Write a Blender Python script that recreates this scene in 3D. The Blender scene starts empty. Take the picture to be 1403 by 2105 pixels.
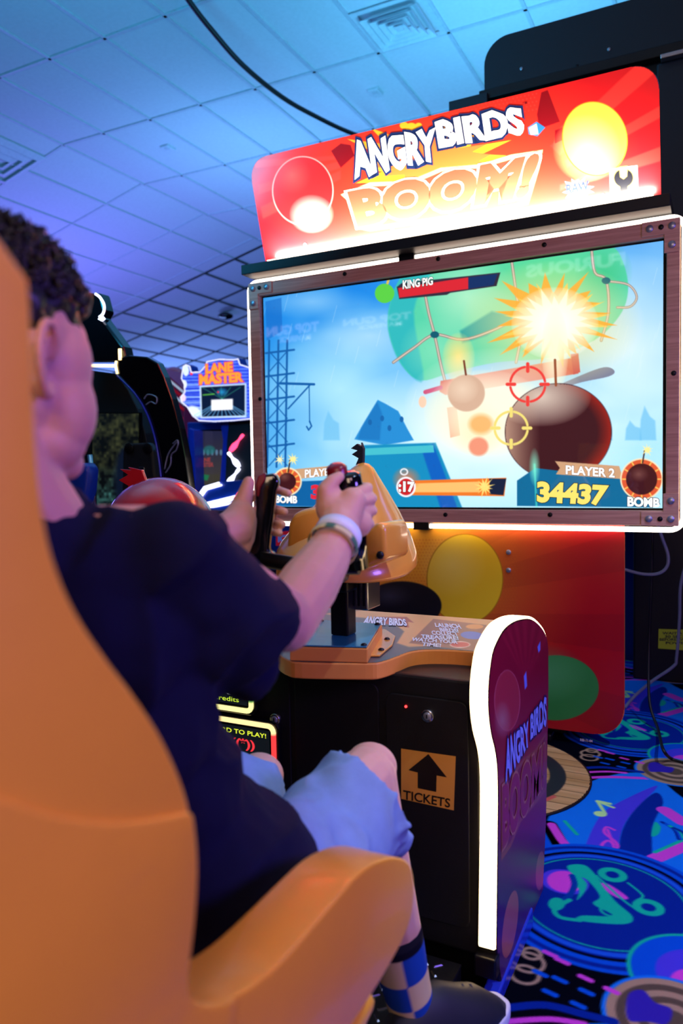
import bpy, bmesh, math, random
import numpy as np
from mathutils import Vector, Matrix
from mathutils.geometry import tessellate_polygon
random.seed(4); rng = np.random.default_rng(4)
SC = bpy.context.scene; COL = SC.collection

# ------------------------------------------------------------ camera
F = 1541.86; CX, CY = 701.5, 1052.5; EYE = 1.10
A_ = np.array([0.450, 0.055, -0.891]); Bx = np.array([0.893, -0.007, 0.450])
A_ = A_/np.linalg.norm(A_); Bx = Bx-A_*(A_@Bx); Bx /= np.linalg.norm(Bx); Zz = np.cross(Bx, A_)
R = np.array([Bx, A_, Zz]); CAM = np.array([0, 0, EYE])
def ray(px, py): return R@np.array([px-CX, -(py-CY), -F])
def at(px, py, X=None, Y=None, Z=None, d=None, pl=None):
    """photo pixel -> point on the plane X=, Y=, Z= (or at depth d)"""
    r = ray(px, py)
    if X is not None: t = X/r[0]
    elif Y is not None: t = Y/r[1]
    elif Z is not None: t = (Z-EYE)/r[2]
    elif pl is not None: t = ((pl[0]-CAM)@pl[1])/(r@pl[1])
    else: t = d/F
    return CAM+t*r
def proj(P):
    v = (np.asarray(P, float)-CAM)@R
    return CX+F*v[..., 0]/-v[..., 2], CY-F*v[..., 1]/-v[..., 2]
cam = bpy.data.cameras.new('camera'); co = bpy.data.objects.new('camera', cam); COL.objects.link(co)
M4 = Matrix([[*R[i], CAM[i]] for i in range(3)]+[[0, 0, 0, 1]]); co.matrix_world = M4
cam.sensor_fit = 'VERTICAL'; cam.sensor_height = 36; cam.sensor_width = 24; cam.lens = F/2105*36
cam.clip_start = .02; cam.dof.use_dof = True; cam.dof.focus_distance = 2.1; cam.dof.aperture_fstop = 3.2
SC.camera = co
# ------------------------------------------------------------ world, exposure, area lights
SC.view_settings.view_transform = 'Standard'; SC.view_settings.look = 'None'
SC.view_settings.exposure = 0; SC.view_settings.gamma = 1
w = bpy.data.worlds.new('world'); SC.world = w; w.use_nodes = True
w.node_tree.nodes['Background'].inputs[0].default_value = (.02, .05, .25, 1); w.node_tree.nodes['Background'].inputs[1].default_value = .25
def area(name, loc, target, size, power, col, size_y=None, spread=180, spot=None):
    l = bpy.data.lights.new(name, 'SPOT' if spot else 'AREA')
    if spot: l.spot_size = math.radians(spot); l.spot_blend = .35; l.shadow_soft_size = size
    else:
        l.shape = 'RECTANGLE'; l.size = size; l.size_y = size_y or size; l.spread = math.radians(spread)
    l.energy = power; l.color = col
    o = bpy.data.objects.new(name, l); COL.objects.link(o); o.location = loc
    o.rotation_euler = (Vector(target)-Vector(loc)).to_track_quat('-Z', 'Y').to_euler(); return o
area('cyan_uplight', (-2.6, 1.6, 2.6), (-3.6, 3.4, 4.56), 1.2, 95, (.03, .55, 1))
area('cyan_uplight', (-1.2, 5.4, 2.9), (-2.0, 6.6, 4.56), 1.6, 70, (.12, .58, 1))
area('blue_uplight', (-4.2, 6.8, 2.6), (-4.8, 8.0, 4.5), 1.5, 62, (.16, .48, 1))
area('violet_uplight', (-8.2, 7.0, 1.6), (-7.2, 7.6, 4.3), 2.0, 125, (.20, .17, 1))
area('indigo_uplight', (-11.5, 13.5, 1.2), (-10.0, 14.5, 4), 4, 230, (.20, .36, 1))
area('violet_wash', (1.5, 1.0, 1.5), (-.45, .75, 1.0), .5, 34, (.27, .15, 1))
area('pink_wash', (.9, -.4, 2.3), (-.33, .3, .9), .4, 6, (1, .55, .70))
area('warm_fill', (.5, -1.6, 2.4), (-.7, 1.8, .8), 1.0, 27, (1, .70, .48))
area('floor_spot', (1.3, 1.2, 3.9), (-.2, 2.0, 0), .04, 330, (.45, .6, 1), spot=40)
area('blue_wash', (1.6, 5.0, 3.9), (-.4, 3.2, 0), 1.2, 26, (.15, .3, 1))

# ------------------------------------------------------------ materials
def s2l(c):
    c = np.asarray(c, float)/255
    return np.where(c <= .04045, c/12.92, ((c+.055)/1.055)**2.4)
def mat(name, col=None, rough=.5, metal=0, emit=None, es=0, attr=False, spec=.5, coat=0, bump=None, noise=None, sss=0, trans=0, var=.08):
    m = bpy.data.materials.new(name); m.use_nodes = True; n = m.node_tree; b = n.nodes['Principled BSDF']
    b.inputs['Roughness'].default_value = rough; b.inputs['Metallic'].default_value = metal
    b.inputs['Specular IOR Level'].default_value = spec; b.inputs['Coat Weight'].default_value = coat
    b.inputs['Coat Roughness'].default_value = .08
    if trans: b.inputs['Transmission Weight'].default_value = trans
    if sss:
        b.inputs['Subsurface Weight'].default_value = sss; b.inputs['Subsurface Radius'].default_value = (.012, .004, .002); b.inputs['Subsurface Scale'].default_value = 1
    src = None
    if attr:
        a = n.nodes.new('ShaderNodeAttribute'); a.attribute_name = 'Col'; src = a.outputs['Color']
        if emit: n.links.new(src, b.inputs['Emission Color'])
        if not (emit and es >= 1): n.links.new(src, b.inputs['Base Color'])
        else: b.inputs['Base Color'].default_value = (0.01, .01, .01, 1)
    else:
        c = s2l(col)
        b.inputs['Base Color'].default_value = (*c, 1)
        if var and not emit:
            t = n.nodes.new('ShaderNodeTexNoise'); t.inputs['Scale'].default_value = noise or 30; t.inputs['Detail'].default_value = 4
            tc = n.nodes.new('ShaderNodeTexCoord'); n.links.new(tc.outputs['Object'], t.inputs['Vector'])
            r = n.nodes.new('ShaderNodeMapRange'); r.inputs['To Min'].default_value = 1-var*2; r.inputs['To Max'].default_value = 1+var*2
            n.links.new(t.outputs['Fac'], r.inputs['Value'])
            x = n.nodes.new('ShaderNodeVectorMath'); x.operation = 'SCALE'; x.inputs[0].default_value = c
            n.links.new(r.outputs[0], x.inputs['Scale']); n.links.new(x.outputs[0], b.inputs['Base Color'])
    if emit:
        if not attr: b.inputs['Emission Color'].default_value = (*s2l(emit), 1)
        b.inputs['Emission Strength'].default_value = es
    if bump:
        t = n.nodes.new('ShaderNodeTexNoise'); t.inputs['Scale'].default_value = bump[0]; t.inputs['Detail'].default_value = 3
        tc = n.nodes.new('ShaderNodeTexCoord'); n.links.new(tc.outputs['Object'], t.inputs['Vector'])
        bp = n.nodes.new('ShaderNodeBump'); bp.inputs['Strength'].default_value = bump[1]; bp.inputs['Distance'].default_value = .002
        n.links.new(t.outputs['Fac'], bp.inputs['Height']); n.links.new(bp.outputs[0], b.inputs['Normal'])
    return m
def wood(name, c1, c2):
    m = mat(name, c1, .45, var=0); n = m.node_tree; b = n.nodes['Principled BSDF']
    tc = n.nodes.new('ShaderNodeTexCoord'); mp = n.nodes.new('ShaderNodeMapping'); mp.inputs['Scale'].default_value = (1.5, 20, 40)
    t = n.nodes.new('ShaderNodeTexNoise'); t.inputs['Scale'].default_value = 3; t.inputs['Detail'].default_value = 5; t.inputs['Distortion'].default_value = .6
    r = n.nodes.new('ShaderNodeValToRGB'); r.color_ramp.elements[0].color = (*s2l(c1), 1); r.color_ramp.elements[1].color = (*s2l(c2), 1)
    r.color_ramp.elements[0].position = .35; r.color_ramp.elements[1].position = .65
    n.links.new(tc.outputs['Object'], mp.inputs[0]); n.links.new(mp.outputs[0], t.inputs['Vector']); n.links.new(t.outputs['Fac'], r.inputs[0]); n.links.new(r.outputs[0], b.inputs['Base Color'])
    return m
K = dict(
 print=mat('printed_art', rough=.32, attr=True, spec=.5), matte=mat('printed_matte', rough=.9, attr=True, spec=.15),
 carpet=mat('carpet_pile', rough=1, attr=True, spec=0, bump=(420, .6)),
 screen=mat('lit_screen', rough=.03, attr=True, emit=(1, 1, 1), es=1.12),
 backlit=mat('backlit_print', rough=.25, attr=True, emit=(1, 1, 1), es=.28),
 litsign=mat('lit_sign', rough=.3, attr=True, emit=(1, 1, 1), es=1.3),
 dim=mat('dim_display', rough=.15, attr=True, emit=(1, 1, 1), es=1.0),
 black=mat('black_laminate', (17, 17, 20), .5, spec=.35, bump=(300, .15)), gloss=mat('black_gloss', (9, 10, 14), .12, coat=.5),
 navyboard=mat('dark_board', (16, 20, 32), .6), blackmetal=mat('black_powder_metal', (14, 14, 18), .35, metal=.3),
 steel=mat('steel', (190, 192, 198), .25, metal=1), plate=mat('diamond_steel', (120, 120, 122), .3, metal=1),
 bolt=mat('bolt_nickel', (170, 176, 190), .35, metal=.7), darkbolt=mat('dark_bolt', (28, 26, 30), .4, metal=.6),
 wood=wood('frame_wood', (196, 140, 116), (222, 168, 140)), woodv=wood('frame_wood_plate', (200, 146, 122), (228, 176, 148)),
 led=mat('led_white', (255, 255, 255), emit=(255, 236, 214), es=6), ledwarm=mat('led_warm', (255, 255, 255), emit=(255, 214, 150), es=7),
 ledbar=mat('marquee_bar', (255, 255, 255), emit=(255, 240, 205), es=8),
 yellow=mat('orange_yellow_plastic', (236, 158, 60), .25, coat=.5, var=.02), orange=mat('orange_edge', (226, 140, 62), .45, var=.03),
 chair=mat('chair_orange_plastic', (252, 176, 50), .34, coat=.15, var=.015, bump=(900, .08)),
 redplastic=mat('red_gloss', (200, 30, 40), .15, coat=.8, var=.02), darkred=mat('dark_red_plastic', (130, 22, 34), .3),
 teal=mat('teal_plate', (40, 120, 150), .22), bluepl=mat('blue_plastic', (22, 60, 160), .3),
 skin=mat('skin', (226, 168, 144), .5, sss=.25, var=.03, spec=.35), hair=mat('hair', (22, 15, 14), .45), eye=mat('eye_white', (235, 235, 235), .1),
 shirt=mat('navy_cotton', (17, 21, 50), .92, spec=.2, bump=(500, .25)), shorts=mat('light_blue_cotton', (126, 152, 190), .9, spec=.2, bump=(500, .3)),
 shoe=mat('black_shoe', (22, 22, 30), .6), sole=mat('white_sole', (205, 205, 215), .6), lace=mat('shoe_lace', (50, 48, 58), .7),
 cotton=mat('sock_knit', rough=.95, attr=True, spec=.1), paper=mat('wristband_paper', rough=.6, attr=True),
 tile=mat('ceiling_tile', (206, 210, 216), .95, spec=.1, bump=(160, .5), var=.04), tbar=mat('ceiling_grid_light', (188, 194, 204), .5), tbark=mat('ceiling_grid_black', (14, 16, 24), .6),
 vent=mat('vent_white', (200, 206, 214), .5), cable=mat('black_cable', (8, 8, 10), .5), cableg=mat('grey_cable', (120, 128, 150), .5),
 wall=mat('dark_wall', (18, 20, 44), .9), redled=mat('red_led', (255, 0, 0), emit=(255, 40, 40), es=8), blueedge=mat('blue_edge_trim', (40, 60, 190), .25, coat=.4),
 glass=mat('dark_glass', (4, 5, 10), .05, coat=1), purple=mat('dark_purple', (40, 20, 60), .6),
 neonw=mat('neon_white', (255, 255, 255), emit=(225, 225, 255), es=3.0), neonp=mat('neon_pink', (255, 0, 0), emit=(255, 70, 120), es=2.5), neony=mat('neon_yellow', (255, 255, 255), emit=(255, 214, 130), es=3),
)

# ------------------------------------------------------------ mesh builder
class MB:
    def __init__(s): s.V = []; s.C = []; s.F = []; s.n = 0; s.mats = []
    def mi(s, m):
        m = K[m] if isinstance(m, str) else m
        if m not in s.mats: s.mats.append(m)
        return s.mats.index(m)
    def add(s, V, Fs, m, col=(200, 200, 200), smooth=False, lin=False):
        V = np.asarray(V, float).reshape(-1, 3); c = np.asarray(col, float) if lin else s2l(col)
        if c.ndim == 1: c = np.tile(c, (len(V), 1))
        s.V.append(V); s.C.append(c); i = s.mi(m)
        if isinstance(Fs, np.ndarray): s.F.append((Fs+s.n, i, smooth))
        else:
            for k in set(len(f) for f in Fs): s.F.append((np.array([f for f in Fs if len(f) == k])+s.n, i, smooth))
        s.n += len(V); return s
    def bm(s, b, m, col=(200, 200, 200), smooth=False):
        b.verts.index_update(); s.add([v.co[:] for v in b.verts], [[v.index for v in f.verts] for f in b.faces], m, col, smooth); b.free(); return s
    def box(s, lo, hi, m, bev=.0, seg=2, rot=None, col=(200, 200, 200), smooth=False):
        lo = np.minimum(lo, hi)*1.; hi = np.maximum(lo, hi)*1. if False else np.asarray(hi, float)
        b = bmesh.new(); bmesh.ops.create_cube(b, size=1)
        c = (np.asarray(lo)+hi)/2; d = np.abs(hi-np.asarray(lo))
        for v in b.verts: v.co = Vector(v.co[i]*d[i] for i in range(3))
        if bev: bmesh.ops.bevel(b, geom=b.edges[:], offset=bev, segments=seg, affect='EDGES', profile=.5)
        if rot is not None: bmesh.ops.transform(b, matrix=rot, verts=b.verts)
        bmesh.ops.translate(b, vec=Vector(c), verts=b.verts); return s.bm(b, m, col, smooth)
    def prism(s, pts, off, m, bev=0, seg=2, col=(200, 200, 200), smooth=False):
        """closed outline of 3-D points pushed by vector off, edges rounded by bev"""
        b = bmesh.new(); vs = [b.verts.new(Vector(p)) for p in pts]; f = b.faces.new(vs)
        r = bmesh.ops.extrude_face_region(b, geom=[f]); nv = [e for e in r['geom'] if isinstance(e, bmesh.types.BMVert)]
        bmesh.ops.translate(b, vec=Vector(off), verts=nv)
        bmesh.ops.recalc_face_normals(b, faces=b.faces)
        if bev:
            es = [e for e in b.edges if len(e.link_faces) == 2 and e.calc_face_angle(0) > .6]
            bmesh.ops.bevel(b, geom=es, offset=bev, segments=seg, affect='EDGES', profile=.5, clamp_overlap=True)
        bmesh.ops.triangulate(b, faces=[f for f in b.faces if len(f.verts) > 4])
        return s.bm(b, m, col, smooth)
    def tube(s, pts, r, m, n=10, closed=False, col=(200, 200, 200), caps=True, flat=None):
        P = np.asarray(pts, float); k = len(P); r = np.broadcast_to(r, (k,)); T = np.gradient(P, axis=0) if not closed else np.roll(P, -1, 0)-np.roll(P, 1, 0)
        T /= np.linalg.norm(T, axis=1)[:, None]+1e-12; up = np.array([0, 0, 1.]) if abs(T[0][2]) < .9 else np.array([1., 0, 0])
        u = np.cross(T[0], up); u /= np.linalg.norm(u); V = []
        for i in range(k):
            u = u-T[i]*(T[i]@u); u /= np.linalg.norm(u); v = np.cross(T[i], u)
            for j in range(n):
                a = 2*math.pi*j/n; V.append(P[i]+r[i]*(math.cos(a)*u+math.sin(a)*v*(flat or 1)))
        Fq = [[i*n+j, i*n+(j+1) % n, ((i+1) % k)*n+(j+1) % n, ((i+1) % k)*n+j] for i in range(k if closed else k-1) for j in range(n)]
        if not closed and caps: Fq += [list(range(n))[::-1], [(k-1)*n+j for j in range(n)]]
        return s.add(V, Fq, m, col, True)
    def loft(s, rings, m, col=(200, 200, 200), caps=True):
        n = len(rings[0]); V = np.concatenate(rings); k = len(rings)
        Fq = [[i*n+j, i*n+(j+1) % n, (i+1)*n+(j+1) % n, (i+1)*n+j] for i in range(k-1) for j in range(n)]
        if caps: Fq += [list(range(n))[::-1], [(k-1)*n+j for j in range(n)]]
        return s.add(V, Fq, m, col, True)
    def ell(s, c, r, m, rot=None, n=20, col=(200, 200, 200)):
        b = bmesh.new(); bmesh.ops.create_uvsphere(b, u_segments=n, v_segments=n//2+2, radius=1)
        for v in b.verts: v.co = Vector(v.co[i]*(r[i] if hasattr(r, '__len__') else r) for i in range(3))
        if rot is not None: bmesh.ops.transform(b, matrix=rot, verts=b.verts)
        bmesh.ops.translate(b, vec=Vector(c), verts=b.verts); return s.bm(b, m, col, True)
    def limb(s, pts, rs, m, n=14):
        """rounded tapered limb through pts"""
        P = np.asarray(pts, float); rs = np.asarray(rs, float); Q = []; q = []
        for i in range(len(P)-1):
            for t in np.linspace(0, 1, 6, endpoint=False): Q.append(P[i]*(1-t)+P[i+1]*t); q.append(rs[i]*(1-t)+rs[i+1]*t)
        Q.append(P[-1]); q.append(rs[-1]); s.tube(Q, q, m, n)
        for p, r in zip(P, rs): s.ell(p, r, m, n=n)
        return s
    def cyl(s, c, ax, r, h, m, n=16, r2=None, col=(200, 200, 200)):
        c = np.asarray(c, float); ax = np.asarray(ax, float); ax = ax/np.linalg.norm(ax)
        e = min(r, h)*.12
        return s.tube([c, c+ax*1e-4, c+ax*(h-e), c+ax*h], [r*.999, r, r2 or r, (r2 or r)-e], m, n, col=col)
    def mesh(s, name):
        me = bpy.data.meshes.new(name); V = np.concatenate(s.V); C = np.concatenate(s.C); me.vertices.add(len(V)); me.vertices.foreach_set('co', V.ravel())
        L = np.concatenate([f.ravel() for f, _, _ in s.F]); tot = np.concatenate([np.full(len(f), f.shape[1]) for f, _, _ in s.F])
        me.loops.add(len(L)); me.loops.foreach_set('vertex_index', L.astype(np.int32)); me.polygons.add(len(tot))
        me.polygons.foreach_set('loop_start', (np.cumsum(tot)-tot).astype(np.int32)); me.polygons.foreach_set('loop_total', tot.astype(np.int32))
        me.polygons.foreach_set('material_index', np.concatenate([np.full(len(f), i) for f, i, _ in s.F]).astype(np.int32))
        me.polygons.foreach_set('use_smooth', np.concatenate([np.full(len(f), b) for f, _, b in s.F]))
        for m in s.mats: me.materials.append(m)
        a = me.color_attributes.new('Col', 'FLOAT_COLOR', 'POINT'); a.data.foreach_set('color', np.c_[C, np.ones(len(C))].ravel())
        me.update(); me.validate(); return me
    def build(s, name, parent=None, **kw):
        o = bpy.data.objects.new(name, s.mesh(name)); COL.objects.link(o)
        if parent is not None:
            o.parent = parent; o.matrix_parent_inverse = Matrix.Translation(parent.location).inverted() if parent.type == 'EMPTY' else Matrix.Identity(4)
            if parent.type != 'EMPTY' : o.matrix_parent_inverse = Matrix.Identity(4)
        for k, v in kw.items(): o[k] = v
        return o
def thing(name, loc, label, cat, group=None):
    o = bpy.data.objects.new(name, None); COL.objects.link(o); o.location = loc; o.empty_display_size = .1
    o['label'] = label; o['category'] = cat
    if group: o['group'] = group
    return o
def smoothpath(pts, per=6, closed=False):
    P = [np.asarray(p, float) for p in pts]; n = len(P); out = []
    for i in range(n if closed else n-1):
        g = (lambda k: P[k % n]) if closed else (lambda k: P[min(max(k, 0), n-1)])
        p0, p1, p2, p3 = g(i-1), g(i), g(i+1), g(i+2)
        for t in np.linspace(0, 1, per, endpoint=False):
            out.append(.5*((2*p1)+(p2-p0)*t+(2*p0-5*p1+4*p2-p3)*t*t+(3*p1-p0-3*p2+p3)*t**3))
    if not closed: out.append(P[-1])
    return out
def rrect(x0, x1, z0, z1, r, n=8):
    out = []
    for cx, cz, a in ((x1-r, z1-r, 0), (x0+r, z1-r, 90), (x0+r, z0+r, 180), (x1-r, z0+r, 270)):
        for t in np.linspace(0, 90, n): q = math.radians(a+t); out.append((cx+r*math.cos(q), cz+r*math.sin(q)))
    return out
def remesh(mb, name, voxel, parent, material, smooth=4, disp=None):
    o = mb.build(name+'_src'); m = o.modifiers.new('r', 'REMESH'); m.mode = 'VOXEL'; m.voxel_size = voxel
    m2 = o.modifiers.new('s', 'SMOOTH'); m2.factor = .6; m2.iterations = smooth
    me = bpy.data.meshes.new_from_object(o.evaluated_get(bpy.context.evaluated_depsgraph_get())); old = o.data
    bpy.data.objects.remove(o); bpy.data.meshes.remove(old)
    me.materials.clear(); me.materials.append(material); me.name = name
    if disp:
        n = len(me.vertices); V = np.empty(n*3); me.vertices.foreach_get('co', V); N = np.empty(n*3); me.vertex_normals.foreach_get('vector', N)
        V = V.reshape(-1, 3); N = N.reshape(-1, 3); V = V+N*disp(V)[:, None]; me.vertices.foreach_set('co', V.ravel())
    me.polygons.foreach_set('use_smooth', np.ones(len(me.polygons), bool)); me.polygons.foreach_set('material_index', np.zeros(len(me.polygons), np.int32)); me.update()
    q = bpy.data.objects.new(name, me); COL.objects.link(q)
    if parent is not None:
        q.parent = parent; q.matrix_parent_inverse = Matrix.Translation(parent.location).inverted() if parent.type == 'EMPTY' else Matrix.Identity(4)
    return q
def vnoise(P, scale, seed=0):
    """smooth 3-D value noise, -1..1"""
    P = np.asarray(P)*scale+seed*17.3; i = np.floor(P).astype(int); f = P-i; f = f*f*(3-2*f); r = 0
    for a in (0, 1):
        for b in (0, 1):
            for c in (0, 1):
                h = ((i[:, 0]+a)*374761393+(i[:, 1]+b)*668265263+(i[:, 2]+c)*2147483647) & 0xffffffff
                h = ((h ^ (h >> 13))*1274126177) & 0xffffffff; h = ((h ^ (h >> 16)) & 0xffff)/65535.
                r = r+h*(f[:, 0] if a else 1-f[:, 0])*(f[:, 1] if b else 1-f[:, 1])*(f[:, 2] if c else 1-f[:, 2])
    return r*2-1

# ------------------------------------------------------------ printed pictures: a fine grid of coloured vertices
class Art:
    def __init__(s, U, V): s.U = U; s.V = V; s.I = np.zeros(U.shape+(3,))
    def _bb(s, x0, x1, y0, y1, pad):
        m = (s.U > x0-pad) & (s.U < x1+pad) & (s.V > y0-pad) & (s.V < y1+pad); return np.nonzero(m)
    def mix(s, ix, a, col):
        col = np.asarray(col, float); s.I[ix] = s.I[ix]*(1-a[:, None])+col*a[:, None]; return s
    def fill(s, f): s.I[:] = f(s.U, s.V) if callable(f) else np.asarray(f, float); return s
    def _d(s, x, y, P, closed=True):
        d = np.full(x.shape, 1e9); n = len(P)
        for i in range(n if closed else n-1):
            a = P[i]; b = P[(i+1) % n]; e = b-a; L = e@e+1e-9; t = np.clip(((x-a[0])*e[0]+(y-a[1])*e[1])/L, 0, 1)
            d = np.minimum(d, np.hypot(x-a[0]-t*e[0], y-a[1]-t*e[1]))
        return d
    def poly(s, pts, col, alpha=1, soft=.8, smooth=False):
        P = np.array(smoothpath(pts, 5, True) if smooth else pts, float)
        ix = s._bb(P[:, 0].min(), P[:, 0].max(), P[:, 1].min(), P[:, 1].max(), soft)
        if not len(ix[0]): return s
        x = s.U[ix]; y = s.V[ix]; ins = np.zeros(x.shape, bool); n = len(P)
        for i in range(n):
            a = P[i]; b = P[(i+1) % n]
            if a[1] == b[1]: continue
            c = ((a[1] > y) != (b[1] > y)) & (x < (b[0]-a[0])*(y-a[1])/(b[1]-a[1])+a[0]); ins ^= c
        d = s._d(x, y, P)*np.where(ins, 1, -1); return s.mix(ix, np.clip(d/(2*soft)+.5, 0, 1)*alpha, col)
    def ell(s, cx, cy, rx, ry, col, rot=0, alpha=1, soft=.8, ring=None):
        q = max(rx, ry); ix = s._bb(cx-q, cx+q, cy-q, cy+q, soft+(ring or 0))
        if not len(ix[0]): return s
        a = math.radians(rot); x = s.U[ix]-cx; y = s.V[ix]-cy; X = x*math.cos(a)+y*math.sin(a); Y = -x*math.sin(a)+y*math.cos(a)
        rr = np.sqrt((X/rx)**2+(Y/ry)**2)+1e-9; d = (1-rr)*np.hypot(X, Y)/rr
        if ring: d = ring/2-np.abs(d)
        return s.mix(ix, np.clip(d/(2*soft)+.5, 0, 1)*alpha, col)
    def stroke(s, pts, wd, col, alpha=1, soft=.8, smooth=False, closed=False):
        P = np.array(smoothpath(pts, 5, closed) if smooth else pts, float)
        ix = s._bb(P[:, 0].min(), P[:, 0].max(), P[:, 1].min(), P[:, 1].max(), soft+wd)
        if not len(ix[0]): return s
        d = wd/2-s._d(s.U[ix], s.V[ix], P, closed); return s.mix(ix, np.clip(d/(2*soft)+.5, 0, 1)*alpha, col)
    def glow(s, cx, cy, rx, ry, col, alpha=1, p=1.5):
        ix = s._bb(cx-rx, cx+rx, cy-ry, cy+ry, 0)
        if not len(ix[0]): return s
        r = np.sqrt(((s.U[ix]-cx)/rx)**2+((s.V[ix]-cy)/ry)**2); return s.mix(ix, np.clip(1-r, 0, 1)**p*alpha, col)
    def burst(s, cx, cy, r0, r1, n, col, alpha=1, seed=1, squash=1):
        g = random.Random(seed); P = []
        for i in range(n*2):
            a = math.pi*i/n+g.uniform(-.05, .05); r = (r1*g.uniform(.75, 1.1)) if i % 2 else r0*g.uniform(.85, 1.1); P.append((cx+r*math.cos(a), cy+r*math.sin(a)*squash))
        return s.poly(P, col, alpha)
def art_grid(P00, P10, P01, nx, ny, world=False):
    P00, P10, P01 = map(lambda q: np.asarray(q, float), (P00, P10, P01))
    i, j = np.meshgrid(np.linspace(0, 1, nx), np.linspace(0, 1, ny)); G = P00+i[..., None]*(P10-P00)+j[..., None]*(P01-P00)
    a = Art(*(proj(G) if not world else (G[..., 0], G[..., 1]))); a.G = G; return a
def add_art(mb, a, m, keep=None):
    ny, nx = a.U.shape; id = np.arange(nx*ny).reshape(ny, nx)
    Q = np.stack([id[:-1, :-1], id[:-1, 1:], id[1:, 1:], id[1:, :-1]], -1).reshape(-1, 4)
    if keep is not None: Q = Q[keep.ravel()[Q].all(1)]
    mb.add(a.G.reshape(-1, 3), Q, m, s2l(np.clip(a.I, 0, 255)).reshape(-1, 3), lin=True)
_tc = {}
def glyphs(txt, off=0):
    if (txt, off) in _tc: return _tc[(txt, off)]
    c = bpy.data.curves.new('t', 'FONT'); c.body = txt; c.offset = off; c.resolution_u = 4; o = bpy.data.objects.new('t', c); COL.objects.link(o)
    dg = bpy.context.evaluated_depsgraph_get(); dg.update(); e = o.evaluated_get(dg); me = e.to_mesh()
    V = np.array([v.co[:2] for v in me.vertices]).reshape(-1, 2); Fs = [list(p.vertices) for p in me.polygons]; e.to_mesh_clear(); bpy.data.objects.remove(o); bpy.data.curves.remove(c)
    _tc[(txt, off)] = (V, Fs); return V, Fs
def text(mb, txt, quad, pl, m, col, off=.02, outline=None, lift=.0008, arc=0, jag=0):
    """quad: photo pixels of the lettering's lower-left, lower-right, upper-right, upper-left; pl = (point, normal)"""
    V0, _ = glyphs(txt, 0); x0, y0 = V0.min(0); x1, y1 = V0.max(0); p = [np.array(q, float) for q in quad]; nn = np.asarray(pl[1], float)
    L = []
    for k, (ol, c2) in enumerate(outline or []): L.append((off+ol, c2, k))
    L.append((off, col, len(L)))
    for o_, c_, k in L:
        V, Fs = glyphs(txt, o_); u = (V[:, 0]-x0)/(x1-x0); v = (V[:, 1]-y0)/(y1-y0); v = v+arc*4*u*(1-u)+(jag*np.sin(u*31) if jag else 0)
        Q = (p[0][None]*((1-u)*(1-v))[:, None]+p[1][None]*(u*(1-v))[:, None]+p[2][None]*(u*v)[:, None]+p[3][None]*((1-u)*v)[:, None])
        W = np.array([at(a, b, pl=pl) for a, b in Q])+nn*(lift+.0006*k); mb.add(W, Fs, m, c_)
def pp(pts, **k): return [at(x, y, **k) for x, y in pts]

# ============================================================ THE ROOM
def struct(o): o['kind'] = 'structure'; return o
CZ = 4.56; XS = -6.12
def slope_z(x): return CZ+.245*(x-XS)
# ceiling: flat field, then a field sloping down past XS; grid bars are part of its mesh
mb = MB()
mb.add([(XS, -3, CZ), (3.2, -3, CZ), (3.2, 24, CZ), (XS, 24, CZ)], [[0, 3, 2, 1]], 'tile')
xe = -13.5
mb.add([(xe, -3, slope_z(xe)), (XS, -3, CZ), (XS, 24, CZ), (xe, 24, slope_z(xe))], [[0, 3, 2, 1]], 'tile')
def bar(p, q, wd, m, drop=.012):
    p = np.array(p, float); q = np.array(q, float); t = (q-p)/np.linalg.norm(q-p); s_ = np.cross(t, [0, 0, 1]); s_ = s_/np.linalg.norm(s_)*wd/2; z = np.array([0, 0, -drop])
    V = [p-s_, p+s_, q+s_, q-s_]; V = V+[v+z for v in V]
    mb.add(V, [[0, 1, 2, 3], [7, 6, 5, 4], [0, 4, 5, 1], [1, 5, 6, 2], [2, 6, 7, 3], [3, 7, 4, 0]], m)
xs = [-3.75+.604*k for k in range(-4, 12)]; ys = [5.86+1.225*k for k in range(-7, 15)]
for x in xs:
    if XS-.02 < x < 3.2: bar((x, -3, CZ), (x, 24, CZ), .028, 'tbar')
for y in ys: bar((XS, y, CZ), (3.2, y, CZ), .028, 'tbar')
for k in range(0, 13):
    x = XS-.575*k
    if x > xe: bar((x, -3, slope_z(x)), (x, 9.72, slope_z(x)), .026, 'tbar'); bar((x, 9.76, slope_z(x)), (x, 24, slope_z(x)), .045, 'tbark')
for k in range(-7, 4): y = 5.86+1.19*k; bar((XS, y, CZ), (xe, y, slope_z(xe)), .026, 'tbar')
for k in range(0, 12): y = 9.76+1.13*k; bar((XS, y, CZ), (xe, y, slope_z(xe)), .045, 'tbark')
ceiling = struct(mb.build('ceiling'))
for n, a, b in (('wall_left', (xe, -3), (xe, 24)), ('wall_back', (xe, 24), (3.2, 24)), ('wall_right', (3.2, -3), (3.2, 24)), ('wall_front', (xe, -3), (3.2, -3))):
    mb = MB(); za = CZ if a[0] > XS else slope_z(a[0]); zb = CZ if b[0] > XS else slope_z(b[0])
    V = [(*a, 0), (*b, 0), (*b, zb), (*a, za)]
    if a[0] != b[0]: V = [(xe, a[1], 0), (3.2, a[1], 0), (3.2, a[1], CZ), (XS, a[1], CZ), (xe, a[1], slope_z(xe))]
    mb.add(V, [list(range(len(V)))], 'wall'); struct(mb.build(n))

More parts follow.
